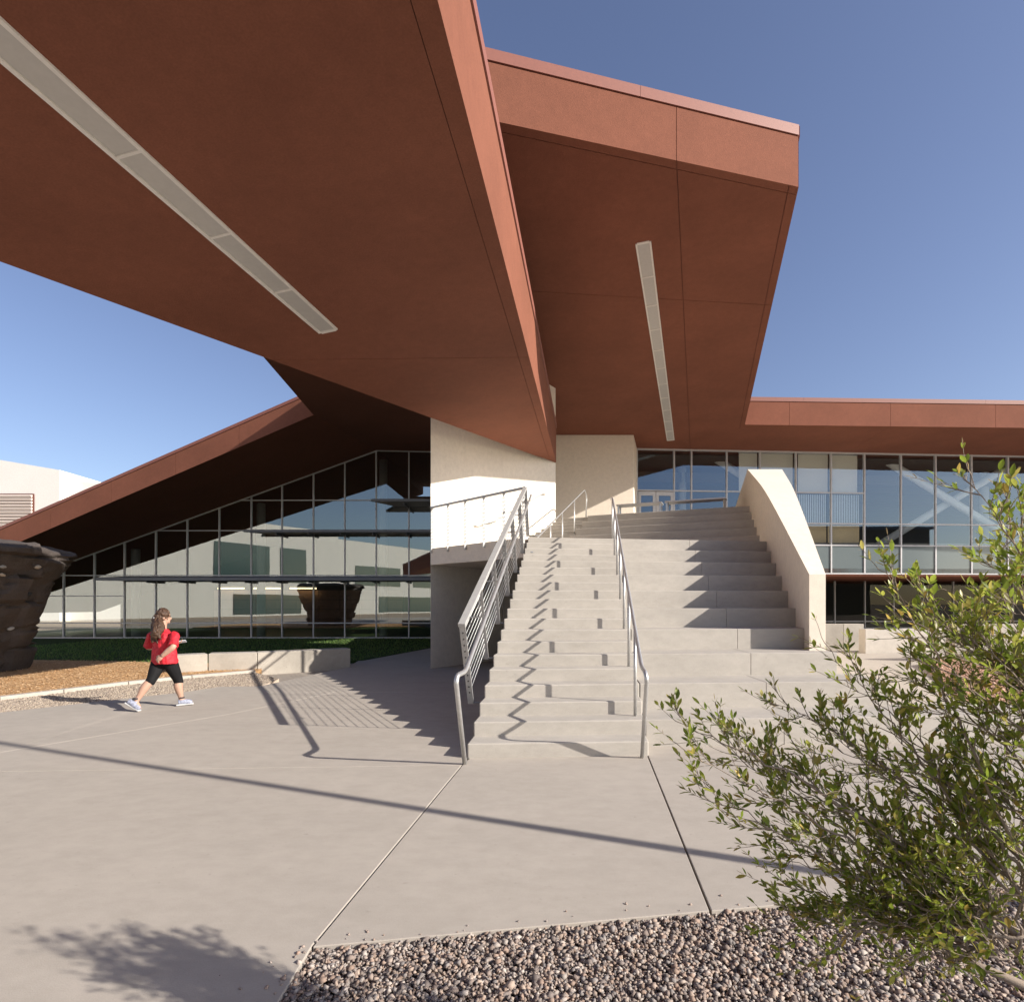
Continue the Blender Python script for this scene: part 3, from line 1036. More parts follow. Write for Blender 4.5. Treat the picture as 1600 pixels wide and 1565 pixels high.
for i, px in enumerate((1066, 1538)):
    o = gl0 + Vector((-gdir2.y, gdir2.x)) * 2.6
    q = onwall(px, 800, o, gdir2)
    c = tube('interior_column', [(q.x, q.y, 4.5), (q.x, q.y, 8.8)], 0.2, 'column', None, 14)
    tag(c, ['pale round column inside behind the entrance glass', 'pale round column inside beside the crossed braces'][i], 'column')
# roller shades and vertical blinds behind the panes
def shade(i0, za, zb, lab, f0=0.03, f1=0.97, mat='shade', name='roller_shade', cat='shade', grp='roller shades behind the glass'):
    t0, t1 = tcol[i0], tcol[i0 + 1]
    a, b = t0 + (t1 - t0) * f0, t0 + (t1 - t0) * f1
    root = thing(name, gp((a + b) / 2, za, 0.16), lab, cat, grp)
    mobj('cloth', *bar_geo(gp(a, (za + zb) / 2, 0.16), gp(b, (za + zb) / 2, 0.16), 0.01, zb - za), M[mat], root)
    tube('roller', [gp(a, zb, 0.18), gp(b, zb, 0.18)], 0.035, 'alu', root)
    return root
shade(3, 6.98, 8.82, 'half width cream shade nearest the entrance in the upper glass', 0.42, 0.97)
shade(4, 6.98, 8.82, 'cream shade above the tip of the wedge wall', 0.03, 0.97)
shade(5, 6.98, 8.82, 'cream shade above vertical blinds, second bay before the tall panes', 0.12, 0.97)
shade(6, 6.98, 8.80, 'cream shade above vertical blinds, bay next to the tall panes', 0.03, 0.86)
for i, lab in ((5, 'grey vertical blinds one bay away from the tall panes'), (6, 'grey vertical blinds in the bay next to the tall panes')):
    t0, t1 = tcol[i], tcol[i + 1]
    root = thing('vertical_blind', gp((t0 + t1) / 2, 5.5, 0.2), lab, 'blind', 'vertical blinds behind the glass')
    nsl = 17
    for s in range(nsl):
        t = t0 + 0.12 + (t1 - t0 - 0.28) * s / (nsl - 1)
        dx = 0.042
        mobj('slat', [gp(t - dx, 5.52, 0.17), gp(t + dx, 5.52, 0.21), gp(t + dx, 6.88, 0.21), gp(t - dx, 6.88, 0.17)], [(0, 1, 2, 3)], 'blind', root)
for i in (4, 5, 6):
    t0, t1 = tcol[i], tcol[i + 1]
    mobj('infill_panel', *bar_geo(gp(t0 + 0.04, 4.93, 0.3), gp(t1 - 0.04, 4.93, 0.3), 0.02, 0.98), M['tan_panel'], iroom)

# ground floor of the main building (recessed)
prism('upper_floor_slab', [xy(gp(2.2, 0, -0.02)), xy(gp(44, 0, -0.02)), (49.5, 38), (7, 38)], 2.95, 3.30, 'rust', main)
lo0 = gl0 + Vector((-gdir2.y, gdir2.x)) * 6.4
lw = mobj('ground_floor_glazing', *bar_geo(Vector((lo0.x + gdir2.x * 0, lo0.y, 0.06)), Vector((lo0.x + gdir2.x * 44, lo0.y + gdir2.y * 44, 0.06)), 0.12, 0.25), M['alu'], main)
lt = []
for px in (1258, 1304, 1351, 1396, 1442, 1489, 1535, 1582):
    q = onwall(px, 900, lo0, gdir2)
    lt.append((Vector((q.x, q.y)) - lo0).length)
while lt[-1] < 42: lt.append(lt[-1] + 1.76)
def lp(t, z, o=0.0): return Vector((lo0.x + gdir2.x * t - gdir2.y * o, lo0.y + gdir2.y * t + gdir2.x * o, z))
for i, t in enumerate(lt):
    bar('mullion', lp(t, 0.18), lp(t, 2.96), 0.06, 0.12, 'alu', lw, up=gdn)
for i in range(len(lt) - 1):
    bar('mullion', lp(lt[i] + 0.03, 0.55), lp(lt[i + 1] - 0.03, 0.55), 0.1, 0.06, 'alu', lw)
    mobj('pane', [lp(lt[i], 0.15), lp(lt[i + 1], 0.15), lp(lt[i + 1], 2.96), lp(lt[i], 2.96)], [(0, 1, 2, 3)], 'glass_low', lw)
prism('ground_floor', [(5.5, 33), (50, 36), (50, 45), (5.0, 45)], -0.15, 0.02, 'inside_floor', iroom)

# ------------------------------------------------------------------ glass hall (left)
YG = 28.0
hall = thing('glass_hall', (-10, YG, 0), 'glass fronted hall under a sloping rust red folded roof', 'building')
def s1z(x, y=0): return 11.5 + 0.363 * x
Gx, Gz = -6.57, 9.115
pB = Vector((-7.53, 21.74)); pA = Vector((-19.8, 23.5))
fdl = (pA - pB).normalized()
pA2 = pB + fdl * 21.5
s2c = 0.056
def s2z(x, y): return 9.1 - 0.02 * (x + 6.57) + s2c * (y - 28)
FH = 0.95
pC = Vector((-6.84, 15.6))
e1 = (pC - pB).normalized()
pC2 = pB + e1 * 7.2
# sloping part
prism('roof', [xy(pA2), xy(pB), (Gx, YG), (-6.2, 40), (pA2.x, 40)], lambda x, y: s1z(x), lambda x, y: s1z(x) + FH - 0.1, 'rust_core', hall)
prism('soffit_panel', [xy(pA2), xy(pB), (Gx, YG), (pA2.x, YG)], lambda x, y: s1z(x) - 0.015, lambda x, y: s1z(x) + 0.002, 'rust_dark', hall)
fascia(hall, pB, pA2, lambda x, y: s1z(x), FH, 'rust', tuple(frac(pB, pA2, p) for p in (374, 275, 175, 80)) + (0.8,), cap=0.12, nrm=Vector((fdl.y, -fdl.x)) if Vector((fdl.y, -fdl.x)).y < 0 else Vector((-fdl.y, fdl.x)), lip=0.015, capjoints=(0.3, 0.6))
# link part with the dark soffit
link = [xy(pB), xy(pC2), (-0.6, pC2.y + 0.4), (1.2, 20.6), (1.2, 40), (-6.2, 40), (Gx, YG)]
prism('roof', link, s2z, lambda x, y: s2z(x, y) + 0.8, 'rust_core', hall)
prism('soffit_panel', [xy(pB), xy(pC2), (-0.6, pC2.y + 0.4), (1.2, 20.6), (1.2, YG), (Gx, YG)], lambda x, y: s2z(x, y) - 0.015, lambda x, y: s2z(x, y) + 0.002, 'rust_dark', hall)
# glazing
lcw = mobj('curtain_wall', *bar_geo((-26, YG, -0.08), (-2.4, YG, -0.08), 0.14, 0.10), M['alu'], hall)
def hx(px): return (px - 800) / F * YG
colx = [hx(p) for p in (100, 148, 195, 244, 293, 343, 393, 441, 490, 539, 588, 639, 688)]
colx = [colx[0] - 1.53 * k for k in (3, 2, 1)] + colx
def htop(x): return min(s1z(x), 9.115 - 0.02 * (x + 6.57)) - 0.03
hrows = [0.66, 2.98, 5.17, 6.65]
zb = -0.03
def hpt(x, z, o=0.0): return Vector((x, YG + o, z))
for x in colx:
    bar('mullion', hpt(x, zb), hpt(x, htop(x)), 0.055, 0.13, 'alu', lcw, up=Vector((0, -1, 0)))
for i in range(len(colx) - 1):
    xa, xb = colx[i], colx[i + 1]
    # sloping head
    pts = [xa] + ([Gx] if xa < Gx < xb else []) + [xb]
    for a, b in zip(pts[:-1], pts[1:]):
        bar('mullion', hpt(a, htop(a)), hpt(b, htop(b)), 0.12, 0.06, 'alu', lcw)
    zl = [zb] + hrows
    rows_here = zl + ([1.98] if xb < hx(200) else [])
    rows_here = sorted(rows_here)
    for z in rows_here[1:]:
        if z < max(htop(xa), htop(xb)) - 0.05:
            a = xa + 0.03
            if htop(xa) < z: a = max(a, (z - 11.5 + 0.03) / 0.363)
            bar('mullion', hpt(a, z), hpt(xb - 0.03, z), 0.11, 0.05, 'alu', lcw)
    for k, z0 in enumerate(rows_here):
        z1 = rows_here[k + 1] if k + 1 < len(rows_here) else 20
        poly = [(xa, z0), (xb, z0), (xb, z1), (xa, z1)]
        poly = clip(poly, (0, 11.5 - 0.03), (0.363, -1.0))
        poly = clip(poly, (Gx, 9.085), (-0.02, -1.0)) if len(poly) >= 3 else poly
        if len(poly) >= 3 and area(poly) > 0.02:
            mobj('pane', [hpt(x, z, -0.01) for x, z in poly], [tuple(range(len(poly)))], 'glass_left', lcw)
# sunshade blades
def sunshade(px0, z, depth, th, taper):
    xa, xb = hx(px0), -2.3
    y0, y1 = YG - 0.08, YG - 0.08 - depth
    v = [(xa + taper, y0, z), (xb, y0, z), (xb, y1, z), (xa, y1, z), (xa + taper, y0, z + th), (xb, y0, z + th), (xb, y1, z + th * 0.6), (xa, y1, z + th * 0.6)]
    o = mobj('sunshade', v, [(0, 1, 2, 3), (7, 6, 5, 4), (0, 4, 5, 1), (1, 5, 6, 2), (2, 6, 7, 3), (3, 7, 4, 0)], 'alu_dark', hall)
    for x in colx:
        if x > xa + taper and x < xb:
            bar('bracket', (x, y0 + 0.02, z - 0.05), (x, y1 + 0.25, z - 0.05), 0.05, 0.10, 'alu_dark', o)
    return o
sunshade(172, 2.70, 0.9, 0.24, 0.9)
sunshade(395, 4.98, 0.9, 0.20, 0.8)
sunshade(592, 6.32, 1.5, 0.20, 0.9)
# interior of the hall
hin = thing('hall_interior', (-12, 33, 0), 'interior of the glass hall with brown wall panels and pale columns', 'room')
prism('floor', [(-27, YG + 0.1), (-1.5, YG + 0.1), (-1.5, 39.5), (-27, 39.5)], -0.2, -0.06, 'inside_floor', hin)
prism('back_wall', [(-27, 39.5), (1, 39.5), (1, 39.8), (-27, 39.8)], -0.2, 9, 'inside_dark', hin)
prism('side_wall', [(-2.3, YG + 0.15), (-2.1, YG + 0.15), (-2.1, 39.5), (-2.3, 39.5)], -0.2, 9.0, 'inside_dark', hin)
for i in range(9):
    xa = -19.2 + i * 1.35
    for k in range(4):
        prism('wall_panel', [(xa + 0.012, 36.9), (xa + 1.335, 36.9), (xa + 1.335, 37.0), (xa + 0.012, 37.0)], 0.0 + k * 0.62 + 0.012, k * 0.62 + 0.61, 'inside_wall', hin)
for i, px in enumerate((212, 408, 599)):
    x = (px - 800) / F * 29.6
    c = tube('interior_column', [(x, 29.6, -0.1), (x, 29.6, s1z(x) - 0.02 if x < -7 else 9.0)], 0.21, 'column', None, 14)
    tag(c, ['pale round hall column behind the low end of the glass front', 'pale round hall column behind the middle of the glass front', 'pale round hall column behind the tallest glass panes'][i], 'column')
for i in range(3):
    x = -18.8 + i * 2.3
    l = thing('wall_lamp', (x, 36.6, 2.56), ['lit warm tube lamp above the brown panels nearest the boulder', 'middle one of three lit warm tube lamps above the brown panels', 'lit warm tube lamp above the brown panels nearest the white fin wall'][i], 'lamp', 'lit tube lamps in the hall')
    bar('tube_light', (x, 36.6, 2.58), (x + 1.7, 36.6, 2.58), 0.07, 0.07, 'lamp_lit', l)
    bar('housing', (x, 36.7, 2.68), (x + 1.7, 36.7, 2.68), 0.16, 0.06, 'alu', l)

# ------------------------------------------------------------------ handrails and cable railings
def step_z(Y):      # nosing line height at plan Y on the left edge
    return RZ + (Y - SY0) / TD * RZ
lr = thing('handrail', (-0.47, 5.75, 0), 'bent grey pipe handrail along the cable railing side of the stair', 'handrail', 'stair handrails')
yb = 5.72
xl = lambda y: SL(y) + 0.045
zt_ = lambda y: step_z(y) + 0.83
xl = lambda y: -0.457 + 0.1255 * (y - 5.6)
zt_ = lambda y: 0.937 + 0.435 * (y - 5.6)
pts = [(-0.47, 5.73, -0.02), (-0.520, 5.33, 0.87), (-0.512, 5.37, 0.93), (xl(5.6), 5.6, zt_(5.6)), (xl(12.6), 12.6, zt_(12.6)), (xl(12.6), 12.85, zt_(12.6) + 0.05)]
tube('rail', fillet(pts, 0.09), 0.024, 'steel', lr, 10)
for y in (6.95, 8.05, 9.15, 10.25, 11.35, 12.4):
    tube('bracket', fillet([(xl(y), y, zt_(y) - 0.02), (xl(y), y, zt_(y) - 0.08), (SL(y) - 0.20, y, zt_(y) - 0.09)], 0.03), 0.010, 'steel', lr, 6)
rr = thing('handrail', (1.38, 5.98, 0), 'grey pipe handrail on slim posts between steps and seating tiers', 'handrail', 'stair handrails')
xr = lambda y: 1.315 + 0.133 * (y - 5.8)
zt_ = lambda y: 0.95 + 0.43 * (y - 5.8)
pts = [(1.353, 5.967, -0.02), (1.303, 5.54, 0.87), (1.300, 5.58, 0.93), (xr(5.82), 5.82, zt_(5.82)), (xr(12.8), 12.8, zt_(12.8)), (xr(12.9), 13.1, zt_(12.8) + 0.03)]
tube('rail', fillet(pts, 0.09), 0.021, 'steel', rr, 10)
for n in (2, 5, 8, 11, 14, 17, 20):
    y = SY0 + (n - 0.45) * TD + 0.16
    tube('post', [(xr(y), y, n * RZ - 0.01), (xr(y), y, zt_(y))], 0.019, 'steel', rr, 8)

# cable railing on the stair: plates square to the slope
gcr = thing('cable_railing', (-0.7, 6.9, 0.4), 'steel cable railing with perforated plate posts climbing beside the stair', 'railing')
ys, ye = 6.98, 12.72
slope = Vector((0.1235 * TD, TD, RZ)).normalized()
sidev = Vector((1, -0.1235, 0)).normalized()
upn = sidev.cross(slope).normalized()
if upn.z < 0: upn = -upn
HP = 0.93
GA, GB = Vector((-0.575, 6.60, 1.364)), Vector((0.285, 12.35, 4.10))      # ends of the top rail
slope = (GB - GA).normalized()
sidev = Vector((slope.y, -slope.x, 0)).normalized()
upn = sidev.cross(slope).normalized()
gtop = lambda t: GA.lerp(GB, t)
fit_me = None
def fittings(parent, base, up, along, n, h0, dh, wid):
    """small dark cable grommets on a post plate, one object each sharing a mesh"""
    global fit_me
    if fit_me is None:
        v, f = tube_geo([(0, 0, -0.012), (0, 0, 0.012)], 0.0095, 8)
        fit_me = bpy.data.meshes.new('fitting')
        fit_me.from_pydata([tuple(x) for x in v], [], f)
        fit_me.materials.append(M['fit'])
    off = wloc(parent)
    q = along.to_track_quat('Z', 'Y')
    for i in range(n):
        o = bpy.data.objects.new('fitting', fit_me)
        o.parent = parent
        o.location = base + up * (h0 + dh * i) - off
        o.rotation_mode = 'QUATERNION'
        o.rotation_quaternion = q
        col.objects.link(o)
NC = 11
npost = 7
for i in range(npost):
    b0 = gtop(i / (npost - 1)) - upn * HP
    p0, p1 = b0 - upn * 0.17, b0 + upn * (HP - 0.02)
    post = bar('post', p0, p1, 0.075, 0.012, 'steel_paint', gcr, up=slope, bevel=0.002)
    fittings(post, b0, upn, slope, NC, 0.0, HP / (NC + 0.35), 0.05)
    tube('standoff', [b0 - upn * 0.15 + sidev * 0.03, b0 - upn * 0.15 + sidev * 0.23], 0.012, 'alu_dark', gcr, 8)
a, b = GA - upn * HP, GB - upn * HP
for k in range(NC):
    h = HP / (NC + 0.35) * k
    tube('cable', [a + upn * h, b + upn * h], 0.0038, 'steel', gcr, 5)
bar('top_rail', a + upn * HP - slope * 0.03, b + upn * HP + slope * 0.03, 0.085, 0.045, 'steel_paint', gcr, up=upn, bevel=0.003)
# cable railing on the landing edge
g2 = thing('cable_railing', (-1.0, 13.5, ZL), 'steel cable railing along the landing edge in front of the white wall', 'railing')
q0 = b + upn * HP
LA = Vector((q0.x + 0.01, q0.y - 0.0, ZL + 0.02)); LB = Vector((W1a.x + 0.05, W1a.y - 0.10, ZL + 0.02))
ztop_l = q0.z - LA.z
ld = (LB - LA).normalized()
for i in range(6):
    p = LA.lerp(LB, i / 5 if i else 0.02)
    post = bar('post', p - Vector((0, 0, 0.16)), p + Vector((0, 0, ztop_l - 0.02)), 0.075, 0.012, 'steel_paint', g2, up=ld, bevel=0.002)
    fittings(post, p, Vector((0, 0, 1)), ld, NC, 0.04, ztop_l / (NC + 0.8), 0.05)
for k in range(NC):
    h = Vector((0, 0, 0.04 + ztop_l / (NC + 0.8) * k))
    tube('cable', [LA + h, LB + h], 0.0055, 'steel', g2, 5)
bar('top_rail', LA + Vector((0, 0, ztop_l)) - ld * 0.03, LB + Vector((0, 0, ztop_l)) + ld * 0.02, 0.085, 0.045, 'steel_paint', g2, bevel=0.003)
# rail on the upper flight
ur = thing('handrail', (2.4, 18.5, 4.5), 'looped grey pipe handrail on the short upper flight', 'handrail', 'stair handrails')
sdir = UN
base0 = Vector((1.0, 15.55))
p_top = seam_p - Vector((UD.x, UD.y)) * 0.12
def up_pt(s): return p_top - UN * s
zrail = lambda s: ZT + 0.86 - s * (RISE5 * 5) / ((upY[4] - upY[0]) * 0.922 + 0.9)
pts = [(*up_pt(-0.25), ZT - 0.02), (*up_pt(-0.32), ZT + 0.70), (*up_pt(-0.1), ZT + 0.9), (*up_pt(0.2), zrail(0.2)), (*up_pt(4.6), zrail(4.6)), (*up_pt(4.75), zrail(4.6) - 0.12)]
tube('rail', fillet(pts, 0.12), 0.022, 'steel', ur, 10)
for s, z in ((1.15, ZT - 2 * RZ * 2), (2.4, ZT - 4 * RZ * 2), (3.5, ZL), (4.5, ZL)):
    tube('post', [(*up_pt(s), z - 0.4 if z > ZL + 0.1 else z - 0.02), (*up_pt(s), zrail(s))], 0.019, 'steel', ur, 8)
# wall handrail on the fin wall
wr = thing('wall_handrail', (-0.9, 16.4, ZL + 0.9), 'short pipe handrail fixed to the white fin wall', 'handrail')
def w1p(px, py, off=0.09):
    o = W1a + Vector((W1d.y, -W1d.x)) * off
    return onwall(px, py, o, W1d)
pts = [w1p(741, 822, 0.02), w1p(748, 821), w1p(775, 813), w1p(848, 771), w1p(853, 772, 0.02)]
tube('rail', fillet(pts, 0.06), 0.02, 'steel', wr, 8)
for px, py in ((768, 817), (812, 794)):
    tube('bracket', [w1p(px, py - 1), w1p(px, py + 3, 0.0)], 0.012, 'steel', wr, 6)

# terrace benches
def bench(cx, cy, L, lab):
    o = thing('metal_bench', (cx, cy, ZT), lab, 'bench', 'metal benches on the terrace')
    d = Vector((UD.x, UD.y)); n = Vector((UN.x, UN.y)); c = Vector((cx, cy))
    zt = ZT + 0.47
    for k in range(4):
        w = -0.19 + k * 0.127
        a, b2 = c - d * L / 2 + n * w, c + d * L / 2 + n * w
        bar('seat_slat', (*a, zt), (*b2, zt), 0.105, 0.045, 'steel', o)
    for s in (-1, 1):
        e = c + d * s * (L / 2 - 0.06)
        for t in (-1, 1):
            q = e + n * t * 0.17
            bar('leg', (*q, ZT - 0.004), (*q, zt - 0.02), 0.05, 0.05, 'steel', o, up=Vector((1, 0, 0)))
        bar('cross_bar', (*(e - n * 0.19), zt - 0.05), (*(e + n * 0.19), zt - 0.05), 0.04, 0.05, 'steel', o)
    return o
bench(4.45, 19.95, 1.55, 'grey metal bench on the terrace directly before the doors')
bench(6.15, 19.2, 1.95, 'grey metal bench on the terrace nearer the wedge wall')

# ------------------------------------------------------------------ right side garden walls
def gwall(name, pts, thick, h, lab, mat='blockc'):
    root = thing(name, (pts[0][0], pts[0][1], 0), lab, 'wall')
    for a, b in zip(pts[:-1], pts[1:]):
        a, b = Vector(a), Vector(b)
        d = (b - a).normalized()
        n = Vector((-d.y, d.x)) * thick
        prism('concrete_block', [xy(a + d * 0.006), xy(b - d * 0.006), xy(b - d * 0.006 + n), xy(a + d * 0.006 + n)], -0.2, h, mat, root, bevel=0.012)
    return root
def gX(px, Y): return ((px - 800) / F * Y, Y)
gwall('planter_wall', [gX(1255, 21.0), gX(1318, 21.0), gX(1350, 21.1)], 0.3, 0.86, 'low weathered concrete planter wall right behind the wedge wall')
gwall('planter_wall', [gX(1352, 19.6), gX(1420, 19.9), gX(1492, 20.3)], 0.3, 0.73, 'low bright concrete planter wall below the ground floor glass', 'kerb')
gwall('planter_wall', [gX(1492, 16.6), gX(1575, 16.9), gX(1680, 17.4), gX(1800, 18.0)], 0.3, 1.0, 'taller concrete planter wall behind the reddish gravel patch')
rg_plan = [xy(onground(1440, 1034)), xy(onground(1520, 1110)), (14.5, 8.5), (15, 16.3), (12.6, 16.4)]
rg = prism('red_gravel_patch', rg_plan, -0.2, 0.03, 'red_gravel')
tag(rg, kind='structure')
rx, ry = scatter(rg_plan, 9000)
nn = len(rx)
rc = np.array([(0.44, 0.27, 0.19), (0.52, 0.35, 0.26), (0.36, 0.21, 0.15)])
st = lump_mesh('red_gravel', np.stack([rx, ry, 0.03 + rng.uniform(-0.005, 0.012, nn)], 1), rng.uniform(0.012, 0.03, nn), rc[rng.integers(0, 3, nn)], 'stone')
tag(st, 'loose reddish gravel on the planting patch behind the shrub', 'gravel')

# ------------------------------------------------------------------ far buildings
fb = thing('far_white_building', (-50, 60, 0), 'plain white building with louvred vent rising behind the hall roof', 'building')
prism('wall_block', [(-75, 60), (-47.4, 60), (-47.4, 75), (-75, 75)], -0.3, lambda x, y: 15.6 - (x + 47.4) * 0.17, 'far_white', fb)
prism('wall_block', [(-47.38, 61.5), (-38, 61.5), (-38, 75), (-47.38, 75)], -0.3, lambda x, y: 14.9 - (x + 47.4) * 0.13, 'far_white', fb)
lv = prism('louvre_frame', [(-60, 59.85), (-50.0, 59.85), (-50.0, 59.98), (-60, 59.98)], 8.0, 13.1, 'rust_core', fb)
for k in range(15):
    z = 8.15 + k * 0.335
    bar('louvre_slat', (-59.9, 59.8, z), (-50.1, 59.8, z), 0.3, 0.2, 'louver', lv, up=Vector((0, -0.5, 0.86)))
# the building across the court, seen mirrored in the glass hall
ob = thing('court_building', (-30, -32, 0), 'cream building across the court mirrored in the hall glass', 'building')
oa, ob_ = Vector((-56.0, -2.0)), Vector((-10.0, -80.0))
od = (ob_ - oa).normalized()
def opt(t, z): return Vector((oa.x + od.x * t, oa.y + od.y * t, z))
for t0, t1, h in ((-14, 22, 15.0), (22, 50, 14.0), (50, 96, 13.0)):
    a, b = opt(t0, 0), opt(t1 - 0.01, 0)
    n = Vector((od.y, -od.x)) * 14
    prism('wall_block', [xy(a), xy(b), (b.x + n.x, b.y + n.y), (a.x + n.x, a.y + n.y)], -0.3, h, 'far_white', ob)
for t, w, z0, z1 in ((27, 9, 5.0, 10.5), (38, 5, 5.0, 10.5), (54, 12, 5.0, 8.6), (70, 14, 5.0, 8.6), (30, 12, 0.0, 3.0), (60, 20, 0.0, 3.0)):
    a, b = opt(t, z0), opt(t + w, z0)
    n = Vector((-od.y, od.x)) * 0.06
    prism('window', [xy(a), xy(b), (b.x + n.x, b.y + n.y), (a.x + n.x, a.y + n.y)], z0, z1, 'teal_glass', ob)
def mirror(px, Yv):
    v = Vector(((px - 800) / F * Yv, Yv)) - gl0
    along = gdir2 * v.dot(gdir2)
    return gl0 + along * 2 - v
db = thing('dark_block', (60, -30, 0), 'plain dark grey building across the court mirrored in the blue glass', 'building')
ma, mb = mirror(1250, 85), mirror(1452, 85)
prism('wall_block', [xy(ma), xy(mb), (mb.x, mb.y - 14), (ma.x, ma.y - 14)], -0.3, 12.6, 'inside_dark', db)
prism('roof_edge', [(ma.x - 0.5, ma.y + 0.5), (mb.x + 0.5, mb.y + 0.5), (mb.x + 0.5, mb.y - 14.5), (ma.x - 0.5, ma.y - 14.5)], 12.6, 13.0, 'alu_dark', db)

# lamp post outside the frame (its long shadow crosses the paving)
lpb = onground(1240, 1355)
lpb = Vector((lpb.x, lpb.y)) + Vector((SUN_DIR.x, SUN_DIR.y)).normalized() * 4.6
lpost = thing('lamp_post', (lpb.x, lpb.y, 0), 'tall slim grey lamp post standing on the gravel beyond the shrub', 'lamp post')
tube('pole', [(lpb.x, lpb.y, -0.2), (lpb.x, lpb.y, 9.0)], [0.055, 0.04], 'steel_paint', lpost, 12)
tube('base_plate', [(lpb.x, lpb.y, -0.05), (lpb.x, lpb.y, 0.05)], 0.16, 'steel_paint', lpost, 12)
bar('lamp_head', (lpb.x + 0.05, lpb.y, 9.02), (lpb.x + 0.75, lpb.y - 0.2, 9.05), 0.28, 0.1, 'alu_dark', lpost, bevel=0.02)

# ------------------------------------------------------------------ climbing boulder
def boulder():
    m, nt, b = newmat('boulder_rock')
    v = coords(nt)
    big = noise_node(nt, v, 1.3, 6, 0.65)
    fin = noise_node(nt, v, 24, 6, 0.7)
    c1 = ramp(nt, big, [(0.3, (0.052, 0.041, 0.036)), (0.7, (0.090, 0.073, 0.064))])
    c2 = ramp(nt, fin, [(0.3, (0.75, 0.75, 0.75)), (0.7, (1.15, 1.15, 1.15))])
    nt.links.new(mul(nt, c1, c2), b.inputs['Base Color'])
    b.inputs['Roughness'].default_value = 0.9
    bump(nt, b, fin, 0.6, 0.03)
    M['rock'] = m
    root = thing('climbing_boulder', (-13.45, 13.6, 0), 'dark brown overhanging climbing boulder with small holds on the wood chips', 'boulder')
    na, nz_ = 96, 72
    prof = [(-0.15, 1.38), (0.0, 1.40), (0.35, 1.46), (0.75, 1.60), (1.2, 1.74), (1.65, 1.88), (2.05, 2.02), (2.4, 2.20), (2.7, 2.36), (2.9, 2.40), (3.02, 2.30), (3.10, 1.6), (3.14, 0.02)]
    def rad(z):
        for (za, ra), (zb_, rb) in zip(prof[:-1], prof[1:]):
            if za <= z <= zb_:
                t = (z - za) / (zb_ - za)
                return ra + (rb - ra) * t
        return 0.02
    zsrow = [0 - 0.15 + i * (3.02 + 0.15) / (nz_ - 12) for i in range(nz_ - 12)] + [3.02 + 0.12 * (i + 1) / 12 for i in range(12)]
    V, Fc = [], []
    courses = [0.0, 0.62, 1.05, 1.62, 2.28, 2.78, 3.5]
    for z in zsrow:
        ci = max(i for i, c in enumerate(courses) if z >= c - 0.2 and (c <= z or i == 0))
        for k in range(na):
            a = 2 * math.pi * k / na
            wob = 0.06 * math.sin(3 * a + ci * 1.7)
            zc = z + wob
            ci2 = max([i for i, c in enumerate(courses) if c <= zc] + [0])
            nb_ = 7 + (ci2 * 3) % 4
            ph = ci2 * 0.9
            u = (a + ph) / (2 * math.pi) * nb_ + 0.12 * math.sin(5 * z)
            cell = math.floor(u)
            fu = u - cell
            r = rad(min(max(z, -0.15), 3.14))
            rr = random.Random(cell * 31 + ci2 * 977)
            off = rr.choice((-0.15, -0.05, 0.04, 0.13))
            groove = 0.0
            dz = min(abs(zc - c) for c in courses)
            if dz < 0.05: groove -= 0.09 * (1 - dz / 0.05)
            du = min(fu, 1 - fu) * 2 * math.pi / nb_ * r
            if du < 0.06: groove -= 0.07 * (1 - du / 0.06)
            p = Vector((math.cos(a) * r, math.sin(a) * r, z))
            nz2 = mnoise.fractal(p * 1.6, 1.0, 2.0, 5) * 0.07
            rr2 = max(0.01, r + (off + groove + nz2) * min(1, r))
            dzt = mnoise.fractal(p * 1.1 + Vector((9, 2, 1)), 1.0, 2.0, 4) * 0.09 if z > 2.95 else 0
            V.append((-13.45 + math.cos(a) * rr2, 13.6 + math.sin(a) * rr2, z + dzt - 0.05))
    nr = len(zsrow)
    for i in range(nr - 1):
        for k in range(na):
            k2 = (k + 1) % na
            Fc.append((i * na + k, i * na + k2, (i + 1) * na + k2, (i + 1) * na + k))
    Fc.append(tuple((nr - 1) * na + k for k in range(na)))
    Fc.append(tuple(range(na))[::-1])
    o = mobj('rock_body', V, Fc, 'rock', root)
    hold_m = [plain('hold_sand', (0.42, 0.36, 0.28), 0.8), plain('hold_grey', (0.30, 0.29, 0.27), 0.8), plain('hold_black', (0.03, 0.03, 0.03), 0.6)]
    rh = random.Random(5)
    for i in range(20):
        a = rh.uniform(-1.7, 0.1)
        z = rh.uniform(0.35, 2.6)
        r = rad(z) + 0.0
        c = Vector((-13.45 + math.cos(a) * r, 13.6 + math.sin(a) * r, z))
        s = rh.uniform(0.045, 0.085)
        bm = bmesh.new()
        bmesh.ops.create_icosphere(bm, subdivisions=2, radius=1)
        for v in bm.verts:
            n_ = 1 + 0.35 * mnoise.noise(v.co * 1.7 + Vector((i, 0, 0)))
            v.co = Vector((v.co.x * s * 1.4 * n_, v.co.y * s * n_, v.co.z * s * 0.8 * n_))
        me = bpy.data.meshes.new('climbing_hold')
        bm.to_mesh(me); bm.free()
        me.materials.append(hold_m[i % 3])
        h = bpy.data.objects.new('climbing_hold', me)
        h.parent = root
        h.location = c - wloc(root)
        h.rotation_euler = (0, rh.uniform(-.5, .5), a + math.pi / 2)
        col.objects.link(h)
boulder()

